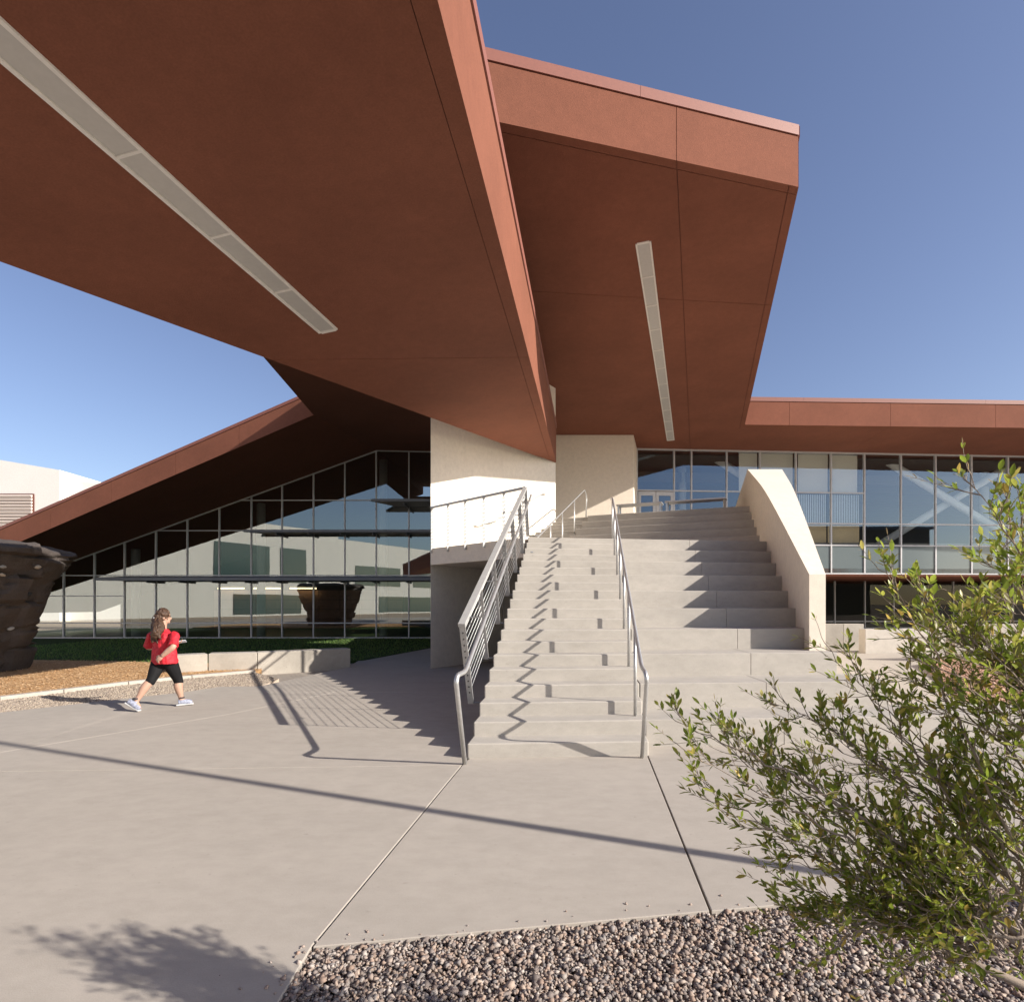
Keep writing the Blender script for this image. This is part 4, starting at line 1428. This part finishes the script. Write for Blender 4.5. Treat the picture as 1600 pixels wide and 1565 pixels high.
# ------------------------------------------------------------------ walking person
def person():
    M['skin'] = plain('skin', (0.44, 0.27, 0.195), 0.55, vary=0.05)
    m, nt, b = newmat('red_shirt')
    v = coords(nt)
    n = noise_node(nt, v, 9, 4, 0.6)
    nt.links.new(ramp(nt, n, [(0.3, (0.44, 0.010, 0.022)), (0.7, (0.56, 0.016, 0.030))]), b.inputs['Base Color'])
    b.inputs['Roughness'].default_value = 0.7
    wv = noise_node(nt, coords(nt, (5, 5, 2.2)), 3.2, 3, 0.5)
    bump(nt, b, wv, 0.8, 0.03)
    M['shirt'] = m
    M['legging'] = plain('black_leggings', (0.010, 0.010, 0.011), 0.8, spec=0.2, vary=0.15)
    m, nt, b = newmat('brown_hair')
    v = coords(nt, (60, 60, 14))
    n = noise_node(nt, v, 1.5, 5, 0.7)
    nt.links.new(ramp(nt, n, [(0.3, (0.022, 0.010, 0.005)), (0.55, (0.065, 0.030, 0.014)), (0.75, (0.16, 0.085, 0.042))]), b.inputs['Base Color'])
    b.inputs['Roughness'].default_value = 0.5
    bump(nt, b, n, 0.8, 0.012)
    M['hair'] = m
    M['shoe'] = plain('white_blue_shoe', (0.26, 0.28, 0.36), 0.6, vary=0.5, scale=45)
    M['sole'] = plain('shoe_sole', (0.50, 0.50, 0.50), 0.6)
    M['sock'] = plain('dark_sock', (0.05, 0.045, 0.05), 0.9)
    M['clip'] = plain('hair_clip', (0.75, 0.76, 0.78), 0.4)
    M['phone'] = plain('phone_case', (0.70, 0.75, 0.80), 0.3)
    M['screen'] = plain('phone_screen', (0.02, 0.02, 0.025), 0.1)
    M['eye'] = plain('eye_dark', (0.02, 0.015, 0.012), 0.3)
    M['lip'] = plain('lip', (0.45, 0.17, 0.15), 0.5)
    fw = Vector((0.60, 0.80, 0)); rt = Vector((0.80, -0.60, 0)); up = Vector((0, 0, 1))
    ff = Vector((0.86, 0.51, 0))                          # direction of travel of the feet
    def J(px, py, Y): return P(px, py, Y)
    pel = J(257, 1021, 8.86)
    hipR, hipL = pel + rt * 0.085 - up * 0.03, pel - rt * 0.085 - up * 0.03
    kR, aR = J(278, 1061, 8.99), J(283.5, 1094, 9.02)
    kL, aL = J(237, 1061, 8.70), J(212, 1096, 8.55)
    neck = J(255, 983, 8.87); chest = J(255, 1001, 8.86)
    shR, shL = J(273, 993, 8.75), J(237, 993.5, 8.98)
    elR, haR = J(270.5, 1010, 8.60), J(249.5, 1028, 8.56)
    elL, haL = J(232, 1011, 9.06), J(279, 1004, 9.20)
    head = J(255.5, 963.5, 8.88)
    look = Vector((0.80, 0.60, 0)).normalized()          # the head looks ahead, away from the camera
    hs = Vector((look.y, -look.x, 0))
    root = thing('person', (pel.x, pel.y, 0), 'person with long brown hair in red shirt and black leggings striding along the paving', 'person')
    def blend(pts, k=6):
        """Catmull-Rom through (point, radius) pairs"""
        out, rr = [], []
        n = len(pts)
        for i in range(n - 1):
            p0, p1, p2, p3 = [pts[min(max(i + d, 0), n - 1)] for d in (-1, 0, 1, 2)]
            for s in range(k):
                t = s / k
                f = lambda a, b_, c, d: 0.5 * (2 * b_ + (c - a) * t + (2 * a - 5 * b_ + 4 * c - d) * t * t + (3 * b_ - a - 3 * c + d) * t ** 3)
                out.append(Vector([f(p0[0][q], p1[0][q], p2[0][q], p3[0][q]) for q in range(3)]))
                rr.append(f(p0[1], p1[1], p2[1], p3[1]))
        out.append(pts[-1][0]); rr.append(pts[-1][1])
        return out, rr
    def limb(pts, seg=14):
        o, r = blend([(Vector(p), q) for p, q in pts])
        return tube_geo(o, r, seg)
    def ell(c, ax, seg=18, rings=12):
        v, f = [], []
        for i in range(rings + 1):
            th = math.pi * i / rings
            for k in range(seg):
                a = 2 * math.pi * k / seg
                v.append(c + ax[0] * math.sin(th) * math.cos(a) + ax[1] * math.sin(th) * math.sin(a) + ax[2] * math.cos(th))
        for i in range(rings):
            for k in range(seg):
                k2 = (k + 1) % seg
                f.append((i * seg + k, i * seg + k2, (i + 1) * seg + k2, (i + 1) * seg + k))
        return v, f
    def loft(rings, seg=24):
        """rings: (center, half width along rt, half depth along fw)"""
        v, f = [], []
        for c, w, d in rings:
            for k in range(seg):
                a = 2 * math.pi * k / seg
                ca_, sa_ = math.cos(a), math.sin(a)
                e = 0.82
                v.append(c + rt * w * math.copysign(abs(ca_) ** e, ca_) + fw * d * math.copysign(abs(sa_) ** e, sa_))
        n = len(rings)
        for i in range(n - 1):
            for k in range(seg):
                k2 = (k + 1) % seg
                f.append((i * seg + k, i * seg + k2, (i + 1) * seg + k2, (i + 1) * seg + k))
        f.append(tuple(range(seg))[::-1]); f.append(tuple((n - 1) * seg + k for k in range(seg)))
        return v, f
    def solid(name, parts, mat, vox, sm=4, parent=root):
        v, f = merge_geo(parts)
        off = wloc(parent)
        me = bpy.data.meshes.new(name)
        me.from_pydata([tuple(p - off) for p in v], [], f)
        me.materials.append(M[mat])
        o = bpy.data.objects.new(name, me)
        o.parent = parent
        col.objects.link(o)
        r = o.modifiers.new('remesh', 'REMESH')
        r.mode = 'VOXEL'; r.voxel_size = vox; r.use_smooth_shade = True
        s = o.modifiers.new('smooth', 'SMOOTH')
        s.iterations = sm; s.factor = 0.5
        return o
    parts = []
    # torso, neck, head with face
    parts.append(loft([(pel - up * 0.08, 0.15, 0.11), (pel, 0.17, 0.125), (pel + up * 0.12, 0.145, 0.10), (chest, 0.155, 0.11), (chest + up * 0.09, 0.15, 0.09), (neck - up * 0.01, 0.06, 0.055)]))
    parts.append(limb([(neck - up * 0.04, 0.055), (neck + up * 0.04, 0.05), (head - up * 0.03, 0.055)]))
    parts.append(ell(head + up * 0.015, (look * 0.093, hs * 0.072, up * 0.105)))
    parts.append(ell(head + look * 0.03 - up * 0.055, (look * 0.060, hs * 0.052, up * 0.058)))
    parts.append(ell(head + look * 0.092 - up * 0.025, (look * 0.020, hs * 0.013, up * 0.022), 10, 8))     # nose
    parts.append(ell(head + look * 0.072 - up * 0.085, (look * 0.018, hs * 0.022, up * 0.018), 10, 8))     # chin
    for s in (-1, 1):
        parts.append(ell(head + hs * s * 0.072 - up * 0.012 - look * 0.005, (look * 0.020, hs * 0.010, up * 0.030), 10, 8))  # ears
    # arms
    parts.append(limb([(shR, 0.05), (shR.lerp(elR, 0.5), 0.05), (elR, 0.043), (elR.lerp(haR, 0.35), 0.044), (elR.lerp(haR, 0.82), 0.030)]))
    parts.append(limb([(shL, 0.05), (shL.lerp(elL, 0.5), 0.05), (elL, 0.042), (elL.lerp(haL, 0.4), 0.042), (elL.lerp(haL, 0.85), 0.028)]))
    # hands
    def hand(wrist, d, palm_n, curl, side):
        d = d.normalized(); palm_n = (palm_n - d * palm_n.dot(d)).normalized()
        w = d.cross(palm_n).normalized() * side
        c = wrist + d * 0.05
        parts.append(ell(c, (d * 0.055, w * 0.042, palm_n * 0.018)))
        for i, (o, L) in enumerate(((-0.030, 0.060), (-0.010, 0.070), (0.010, 0.066), (0.029, 0.052))):
            b0 = wrist + d * 0.088 + w * o
            d1 = (d * math.cos(curl) + palm_n * math.sin(curl)).normalized()
            d2 = (d * math.cos(curl * 2.1) + palm_n * math.sin(curl * 2.1)).normalized()
            parts.append(limb([(b0, 0.0095), (b0 + d1 * L * 0.5, 0.0090), (b0 + d1 * L * 0.5 + d2 * L * 0.5, 0.0075)], 8))
        t0 = wrist + d * 0.03 - w * 0.035
        t1 = t0 + d * 0.035 - w * 0.028 + palm_n * 0.012
        parts.append(limb([(t0, 0.012), (t1, 0.011), (t1 + d * 0.028 + palm_n * 0.018, 0.009)], 8))
    hand(elR.lerp(haR, 0.80), haR - elR, -rt * 0.2 + fw * 0.9, 0.75, 1)
    hand(elL.lerp(haL, 0.83), haL - elL, up * 0.9 - fw * 0.2, 0.5, -1)
    # legs and feet
    parts.append(limb([(hipR, 0.105), (hipR.lerp(kR, 0.5), 0.088), (kR, 0.062), (kR.lerp(aR, 0.35) - fw * 0.012, 0.063), (kR.lerp(aR, 0.8), 0.040), (aR, 0.037)]))
    parts.append(limb([(hipL, 0.105), (hipL.lerp(kL, 0.5), 0.090), (kL, 0.062), (kL.lerp(aL, 0.35) - fw * 0.014, 0.063), (kL.lerp(aL, 0.8), 0.040), (aL, 0.037)]))
    toeR = Vector((aR.x + ff.x * 0.15, aR.y + ff.y * 0.15, 0.045)); heelR = Vector((aR.x - ff.x * 0.045, aR.y - ff.y * 0.045, 0.045))
    toeL = Vector((aL.x + 0.075, aL.y - 0.02, 0.035)); heelL = aL + Vector((-0.085, -0.03, 0.005))
    parts.append(limb([(aR, 0.036), ((aR + toeR) / 2, 0.034), (toeR, 0.026)]))
    parts.append(limb([(aL, 0.036), ((aL + toeL) / 2, 0.034), (toeL, 0.026)]))
    solid('body', parts, 'skin', 0.0065, 3)
    # face details
    for s in (-1, 1):
        e = mobj('eye', *ell(head + look * 0.083 + hs * s * 0.030 + up * 0.012, (look * 0.008, hs * 0.012, up * 0.007), 10, 6), M['eye'], root, smooth=True)
    mobj('mouth', *ell(head + look * 0.084 - up * 0.058, (look * 0.008, hs * 0.022, up * 0.007), 10, 6), M['lip'], root, smooth=True)
    # shirt
    sp = [loft([(pel - up * 0.150 + fw * 0.005, 0.225, 0.165), (pel - up * 0.10, 0.222, 0.162), (pel + up * 0.02, 0.208, 0.152), (pel + up * 0.11, 0.195, 0.135), (chest, 0.200, 0.135), (chest + up * 0.075, 0.195, 0.115), (chest + up * 0.115, 0.160, 0.095), (neck - up * 0.015, 0.100, 0.075), (neck + up * 0.005, 0.070, 0.062)])]
    sp.append(limb([(shR - rt * 0.06 + up * 0.008, 0.060), (shR, 0.064), (shR.lerp(elR, 0.5), 0.068), (shR.lerp(elR, 0.95), 0.072)]))
    sp.append(limb([(shL + rt * 0.06 + up * 0.008, 0.060), (shL, 0.064), (shL.lerp(elL, 0.5), 0.068), (shL.lerp(elL, 0.95), 0.072)]))
    shirt = solid('shirt', sp, 'shirt', 0.009, 5)
    ft = bpy.data.textures.new('folds', 'CLOUDS')
    ft.noise_scale = 0.075
    fd_ = shirt.modifiers.new('folds', 'DISPLACE')
    fd_.texture = ft; fd_.strength = 0.030; fd_.mid_level = 0.5; fd_.texture_coords = 'LOCAL'
    # leggings to just below the knee
    lg = [loft([(pel - up * 0.14, 0.178, 0.128), (pel - up * 0.02, 0.185, 0.135)])]
    lg.append(limb([(hipR - up * 0.0, 0.118), (hipR.lerp(kR, 0.5), 0.100), (kR, 0.072), (kR.lerp(aR, 0.18), 0.069)]))
    lg.append(limb([(hipL, 0.118), (hipL.lerp(kL, 0.5), 0.102), (kL, 0.072), (kL.lerp(aL, 0.16), 0.069)]))
    solid('leggings', lg, 'legging', 0.009, 4)
    # shoes
    for a_, t_, h_ in ((aR, toeR, heelR), (aL, toeL, heelL)):
        d = (t_ - h_)
        so = solid('shoe', [limb([(h_ + up * 0.008, 0.042), (h_.lerp(t_, 0.35) + up * 0.014, 0.046), (h_.lerp(t_, 0.75), 0.044), (t_ - up * 0.004, 0.034)]), limb([(a_ - up * 0.02, 0.044), (a_ + up * 0.012, 0.045)])], 'shoe', 0.008, 3)
        dn = d.normalized()
        side = dn.cross(up).normalized()
        dd = side.cross(dn).normalized()
        q0, q1 = h_ - dn * 0.03 - dd * 0.032, t_ + dn * 0.018 - dd * 0.024
        bar('sole', q0, q1, 0.078, 0.026, 'sole', so, up=dd, bevel=0.01)
        tube('sock', [a_ + up * 0.035, a_ + up * 0.058], 0.043, 'sock', root, 12)
    # hair: cap over the skull and a long wavy fall down the back
    back = -look
    fall = J(246, 1001, 8.78)
    hp = [ell(head + up * 0.030 + back * 0.008, (look * 0.098, hs * 0.086, up * 0.108)),
          limb([(head + back * 0.055 + up * 0.02, 0.070), (head + back * 0.085 - up * 0.06, 0.072), (J(247.5, 980, 8.76), 0.086), (J(244.5, 990, 8.72), 0.078), (fall, 0.045)])]
    rs = random.Random(3)
    for i in range(16):
        a0 = head + back * 0.06 + hs * rs.uniform(-0.05, 0.05) + up * rs.uniform(-0.03, 0.05)
        e0 = J(244 + rs.uniform(-6, 8), 1000 + rs.uniform(-5, 6), 8.70 + rs.uniform(-0.03, 0.08))
        mid1 = a0.lerp(e0, 0.4) + Vector((rs.uniform(-0.05, 0.05), rs.uniform(-0.05, 0.03), 0))
        mid2 = a0.lerp(e0, 0.75) + Vector((rs.uniform(-0.06, 0.06), rs.uniform(-0.04, 0.03), 0))
        hp.append(limb([(a0, 0.020), (mid1, 0.028), (mid2, 0.026), (e0, 0.008)], 8))
    hair = solid('hair', hp, 'hair', 0.007, 1)
    tex = bpy.data.textures.new('hair_clumps', 'CLOUDS')
    tex.noise_scale = 0.035
    dm = hair.modifiers.new('clumps', 'DISPLACE')
    dm.texture = tex; dm.strength = 0.035; dm.mid_level = 0.5; dm.texture_coords = 'LOCAL'
    bar('hair_clip', head + back * 0.125 - hs * 0.035 - up * 0.012, head + back * 0.125 + hs * 0.035 - up * 0.012, 0.02, 0.022, 'clip', hair, bevel=0.005)
    ph = thing('phone', haL + Vector((0.06, 0, 0)), 'small pale phone held in the hand of the walking person', 'phone')
    d = (haL - elL).normalized()
    s_ = d.cross(up).normalized()
    c = elL.lerp(haL, 0.83) + d * 0.11 + up * 0.012
    bar('case', c - d * 0.07, c + d * 0.07, 0.072, 0.011, 'phone', ph, up=(up - s_ * 0.6).normalized(), bevel=0.004)
    bar('screen', c - d * 0.064 + up * 0.007 - s_ * 0.004, c + d * 0.064 + up * 0.007 - s_ * 0.004, 0.064, 0.002, 'screen', ph, up=(up - s_ * 0.6).normalized())
person()

# ------------------------------------------------------------------ foreground shrub
def shrub():
    rb = random.Random(21)
    base = Vector((1.62, 1.38, 0.0))
    root = thing('leafy_shrub', base, 'large wispy green shrub with arching thin branches growing from the gravel', 'shrub')
    tips = []
    # (pixel x, pixel y, distance) of branch ends seen in the photograph
    for px, py, Y in ((1052, 1128, 1.62), (1062, 1165, 1.55), (1085, 1215, 1.6), (1100, 1150, 1.72), (1200, 1095, 1.7), (1290, 1008, 1.6), (1305, 1060, 1.75), (1330, 1120, 1.6),
                      (1375, 885, 1.5), (1400, 955, 1.42), (1440, 1000, 1.65), (1515, 745, 1.36), (1560, 800, 1.42), (1545, 880, 1.5), (1480, 920, 1.6), (1590, 960, 1.36),
                      (1205, 1385, 1.6), (1225, 1300, 1.58), (1170, 1240, 1.7), (1300, 1200, 1.5), (1340, 1270, 1.45), (1390, 1130, 1.55), (1450, 1180, 1.45),
                      (1470, 1060, 1.42), (1540, 1100, 1.36), (1560, 1230, 1.34), (1450, 1330, 1.42), (1210, 1450, 1.55), (1290, 1440, 1.5), (1400, 1450, 1.42), (1560, 1390, 1.33),
                      (1270, 1150, 1.68), (1130, 1190, 1.66), (1260, 1240, 1.62), (1190, 1320, 1.62), (1330, 1340, 1.5), (1420, 1250, 1.5), (1500, 1160, 1.5), (1380, 1050, 1.62),
                      (1250, 1110, 1.6), (1350, 1190, 1.62), (1520, 1300, 1.4), (1270, 1510, 1.5), (1370, 1530, 1.42), (1580, 1180, 1.3), (1500, 990, 1.5), (1590, 1080, 1.32), (1220, 1180, 1.72),
                      (1215, 1425, 1.6), (1245, 1470, 1.55), (1305, 1475, 1.5), (1325, 1390, 1.58), (1255, 1395, 1.64), (1235, 1345, 1.6), (1290, 1360, 1.5), (1150, 1145, 1.6), (1280, 1300, 1.66), (1380, 1400, 1.55), (1480, 1420, 1.36), (1440, 1100, 1.6), (1570, 1020, 1.45)):
        tips.append((P(px, py, Y), 1.0))
    for k in range(13):      # sprays along the right edge
        tips.append((P(rb.uniform(1400, 1600), rb.uniform(960, 1119), rb.uniform(1.32, 1.6)), 1.0))
    for k in range(8):       # leafy sprays low at the right
        tips.append((P(rb.uniform(1400, 1600), rb.uniform(1250, 1545), rb.uniform(1.35, 1.6)), 1.0))
    for k in range(10):      # twiggy mass of the visible crown
        px = rb.uniform(1200, 1560)
        py = rb.uniform(1120, 1500)
        if py < 1120 + (1560 - px) * 0.25 and rb.random() < 0.4: continue
        tips.append((P(px, py, rb.uniform(1.4, 1.72)), 1.0))
    for k in range(4):       # crown just outside the frame
        tips.append((Vector((rb.uniform(1.55, 2.15), rb.uniform(1.2, 1.55), rb.uniform(1.05, 1.55))), 1.0))
    for k in range(2):       # the part of the crown outside the frame
        tips.append((base + Vector((rb.uniform(-0.1, 0.9), rb.uniform(-0.75, -0.1), rb.uniform(1.2, 1.95))), 0.7))
    n_seen = len(tips) - 6
    node = [P(1490, 1492, 1.44), P(1600, 1440, 1.40), P(1850, 1230, 1.30), Vector((1.75, 1.2, 0.7))]
    limb_c = [(base, 0.030), (P(1640, 1560, 1.38), 0.024), (P(1570, 1525, 1.40), 0.020), (node[0], 0.012)]
    tube('trunk', fillet([p for p, r in limb_c], 0.1, 3), [0.018 - 0.011 * i / 9 for i in range(10)], 'bark', root, 9)
    tube('trunk', fillet([base, base.lerp(node[1], 0.5) + Vector((0.05, 0, -0.03)), node[1], node[2]], 0.1, 3), [0.018 - 0.009 * i / 9 for i in range(10)], 'bark', root, 9)
    tube('trunk', [base, base.lerp(node[3], 0.5) + Vector((0.03, 0.02, 0)), node[3]], [0.018, 0.014, 0.010], 'bark', root, 9)
    TW = []
    leaf_recs = []
    def add_leaf(p, d, nrm, L, tone):
        leaf_recs.append((p, d.normalized(), nrm, L, tone))
    def twig(p0, d, L, lvl, tone):
        n = max(4, int(L / 0.04))
        pts, rad = [p0], [0.0013 if lvl else 0.0019]
        d = d.normalized()
        p = p0
        for i in range(n):
            d = (d + Vector((rb.uniform(-.16, .16), rb.uniform(-.16, .16), rb.uniform(-.06, .16)))).normalized()
            p = p + d * (L / n)
            pts.append(p); rad.append(max(0.0007, rad[0] * (1 - 0.8 * (i + 1) / n)))
        TW.append((pts, rad, 4))
        per = 0.016
        m = int(L / per)
        roll = rb.uniform(0, 6.28)
        for i in range(m):
            t = (i + 0.7) / m
            if rb.random() < 0.22 + 0.25 * (1 - t): continue
            k = min(n - 1, int(t * n))
            q = pts[k].lerp(pts[k + 1], t * n - k)
            ax = (pts[k + 1] - pts[k]).normalized()
            s = ax.cross(Vector((0, 0, 1)))
            s = s.normalized() if s.length > 0.01 else Vector((1, 0, 0))
            u = s.cross(ax)
            roll += 1.57 + rb.uniform(-.3, .3)
            for sg in (-1, 1):
                if rb.random() < 0.2: continue
                o = (s * math.cos(roll) + u * math.sin(roll)) * sg
                ld = ax * rb.uniform(0.7, 1.1) + o * rb.uniform(0.5, 1.0) + Vector((0, 0, 0.2))
                nr = Vector((rb.uniform(-.6, .6), rb.uniform(-.6, .6), 1.0))
                add_leaf(q, ld, nr, rb.uniform(0.013, 0.030), tone * rb.uniform(0.75, 1.25))
        add_leaf(pts[-1], d, Vector((rb.uniform(-.4, .4), rb.uniform(-.4, .4), 1)), rb.uniform(0.018, 0.030), tone)
        if lvl < 1:
            for i in range(rb.randint(2, 5)):
                t = rb.uniform(0.25, 0.9)
                k = min(n - 1, int(t * n))
                ax = (pts[k + 1] - pts[k]).normalized()
                o = Vector((rb.uniform(-1, 1), rb.uniform(-1, 1), rb.uniform(-0.3, 1)))
                twig(pts[k], ax + o * 0.75, L * rb.uniform(0.3, 0.55), lvl + 1, tone)
    for ti, (tip, dens) in enumerate(tips):
        qx = 800 + F * tip.x / tip.y
        qy = HZ - F * (tip.z - CH) / tip.y
        if ti >= n_seen: st = node[3]
        elif qx > 1380 and qy < 1120: st = node[2].lerp(node[1], rb.random() * 0.45)
        elif qy > 1200 or qx < 1180: st = node[0].lerp(node[1], rb.random() * 0.8)
        else: st = node[1].lerp(node[2], rb.random() * 0.5)
        st = st + Vector((rb.uniform(-.03, .03), rb.uniform(-.04, .04), rb.uniform(-.03, .03)))
        L = (tip - st).length
        dirn = (tip - st)
        mid1 = st + dirn * 0.33 + Vector((rb.uniform(-.05, .05), rb.uniform(-.05, .05), -0.02 + rb.uniform(-0.03, 0.12)))
        mid2 = st + dirn * 0.68 + Vector((rb.uniform(-.05, .05), rb.uniform(-.05, .05), rb.uniform(0.0, 0.12)))
        ctrl = [st, mid1, mid2, tip]
        n = 22
        pts, rad = [], []
        r0 = 0.0025 + 0.0025 * L + (0.002 if ti % 7 == 0 else 0)
        for i in range(n + 1):
            t = i / n
            b = [(1 - t) ** 3, 3 * t * (1 - t) ** 2, 3 * t * t * (1 - t), t ** 3]
            q = sum((c * w for c, w in zip(ctrl, b)), Vector())
            q = q + Vector((rb.uniform(-1, 1), rb.uniform(-1, 1), rb.uniform(-1, 1))) * 0.008
            pts.append(q); rad.append(max(0.0010, r0 * (1 - t) ** 0.8))
        tube('branch', pts, rad, 'bark', root, 7)
        step = 0.043
        m = int(L / step)
        for i in range(m):
            t = 0.10 + 0.90 * (i + rb.random()) / m
            if rb.random() > dens * 0.9: continue
            t = min(t, 0.985)
            k = min(n - 1, int(t * n))
            ax = (pts[k + 1] - pts[k]).normalized()
            o = Vector((rb.uniform(-1, 1), rb.uniform(-1, 1), rb.uniform(-0.5, 1.0)))
            o = (o - ax * o.dot(ax))
            Lt = rb.uniform(0.08, 0.20) * (1.12 - 0.42 * t)
            twig(pts[k], ax * 1.0 + o.normalized() * 0.8, Lt, 0 if rb.random() < 0.55 else 1, rb.uniform(0.75, 1.25))
        twig(pts[-1], pts[-1] - pts[-3], 0.07, 1, 1.1)
    tv, tf = merge_geo([tube_geo(p, r, s) for p, r, s in TW]) if False else (None, None)
    # twigs joined
    V, Fq = [], []
    for p, r, s in TW:
        v, f = tube_geo(p, r, 3)
        o = len(V)
        V += [tuple(x) for x in v]
        for q in f:
            if len(q) == 4: Fq.append((q[0] + o, q[1] + o, q[2] + o, q[3] + o))
    tw = np_mesh('twigs', np.array(V), np.array(Fq), None, 'bark', root, 'stuff')
    # leaves: pointed oval folded along the midrib, 8 triangles
    shape = np.array([(0, 0, 0), (0.28, 0.105, 0.02), (0.6, 0.13, 0.03), (0.85, 0.065, 0.02), (1, 0, 0.0), (0.28, -0.105, 0.02), (0.6, -0.13, 0.03), (0.85, -0.065, 0.02), (0.45, 0, -0.015)])
    shape[:, 1] *= 1.45
    tri = np.array([(0, 8, 1), (1, 8, 2), (2, 8, 3), (3, 8, 4), (0, 5, 8), (5, 6, 8), (6, 7, 8), (7, 4, 8)])
    pal = np.array([(0.240, 0.310, 0.043), (0.310, 0.360, 0.056), (0.375, 0.390, 0.075), (0.185, 0.250, 0.038), (0.43, 0.38, 0.10), (0.50, 0.37, 0.09)])
    wts = np.array([0.26, 0.26, 0.18, 0.14, 0.11, 0.05])
    pos = np.array([tuple(r[0]) for r in leaf_recs])
    dd = np.array([tuple(r[1]) for r in leaf_recs])
    nn_ = np.array([tuple(r[2]) for r in leaf_recs])
    Ls = np.array([r[3] for r in leaf_recs]) * 1.12
    tone = np.array([r[4] for r in leaf_recs])
    s = np.cross(nn_, dd); s /= np.linalg.norm(s, axis=1, keepdims=True) + 1e-9
    u = np.cross(dd, s)
    basis = np.stack([dd, s, u], 1)                    # n,3,3
    bend = rng.uniform(-0.25, 0.1, len(pos))
    sh = np.repeat(shape[None], len(pos), 0)
    sh[:, :, 2] += bend[:, None] * sh[:, :, 0] ** 2
    dry = rng.random(len(pos)) < 0.17                   # dry tan flower stalks among the leaves
    sh[dry, :, 1] *= 0.35
    Ls = np.where(dry, Ls * 0.75, Ls)
    wv = np.einsum('nvk,nkc->nvc', sh, basis) * Ls[:, None, None] + pos[:, None, :]
    ci = rng.choice(len(pal), len(pos), p=wts)
    tint = pal[ci] * np.clip(tone, 0.6, 1.5)[:, None]
    tint[dry] = np.array((0.42, 0.32, 0.17)) * rng.uniform(0.7, 1.2, (int(dry.sum()), 1))
    # the 300 leaves that show largest become single parts
    Yd = np.maximum(pos[:, 1], 0.3)
    px = 800 + F * pos[:, 0] / Yd; py = HZ - F * (pos[:, 2] - CH) / Yd
    vis = (px > 1000) & (px < 1590) & (py > 700) & (py < 1550)
    facing = np.abs(u[:, 1]) * 0.6 + 0.4
    score = np.where(vis, Ls / Yd * facing, 0)
    top = np.argsort(-score)[:300]
    mask = np.ones(len(pos), bool); mask[top] = False
    v = wv[mask].reshape(-1, 3)
    nleaf = int(mask.sum())
    f = (tri[None] + (np.arange(nleaf) * 9)[:, None, None]).reshape(-1, 3)
    np_mesh('foliage', v, f, np.repeat(tint[mask], 9, axis=0), 'leaf', root, 'stuff', smooth=True)
    for i in top:
        np_mesh('leaf', wv[i], tri, np.repeat(tint[i][None], 9, axis=0), 'leaf', root, smooth=True)
    print('leaves', len(pos))
shrub()
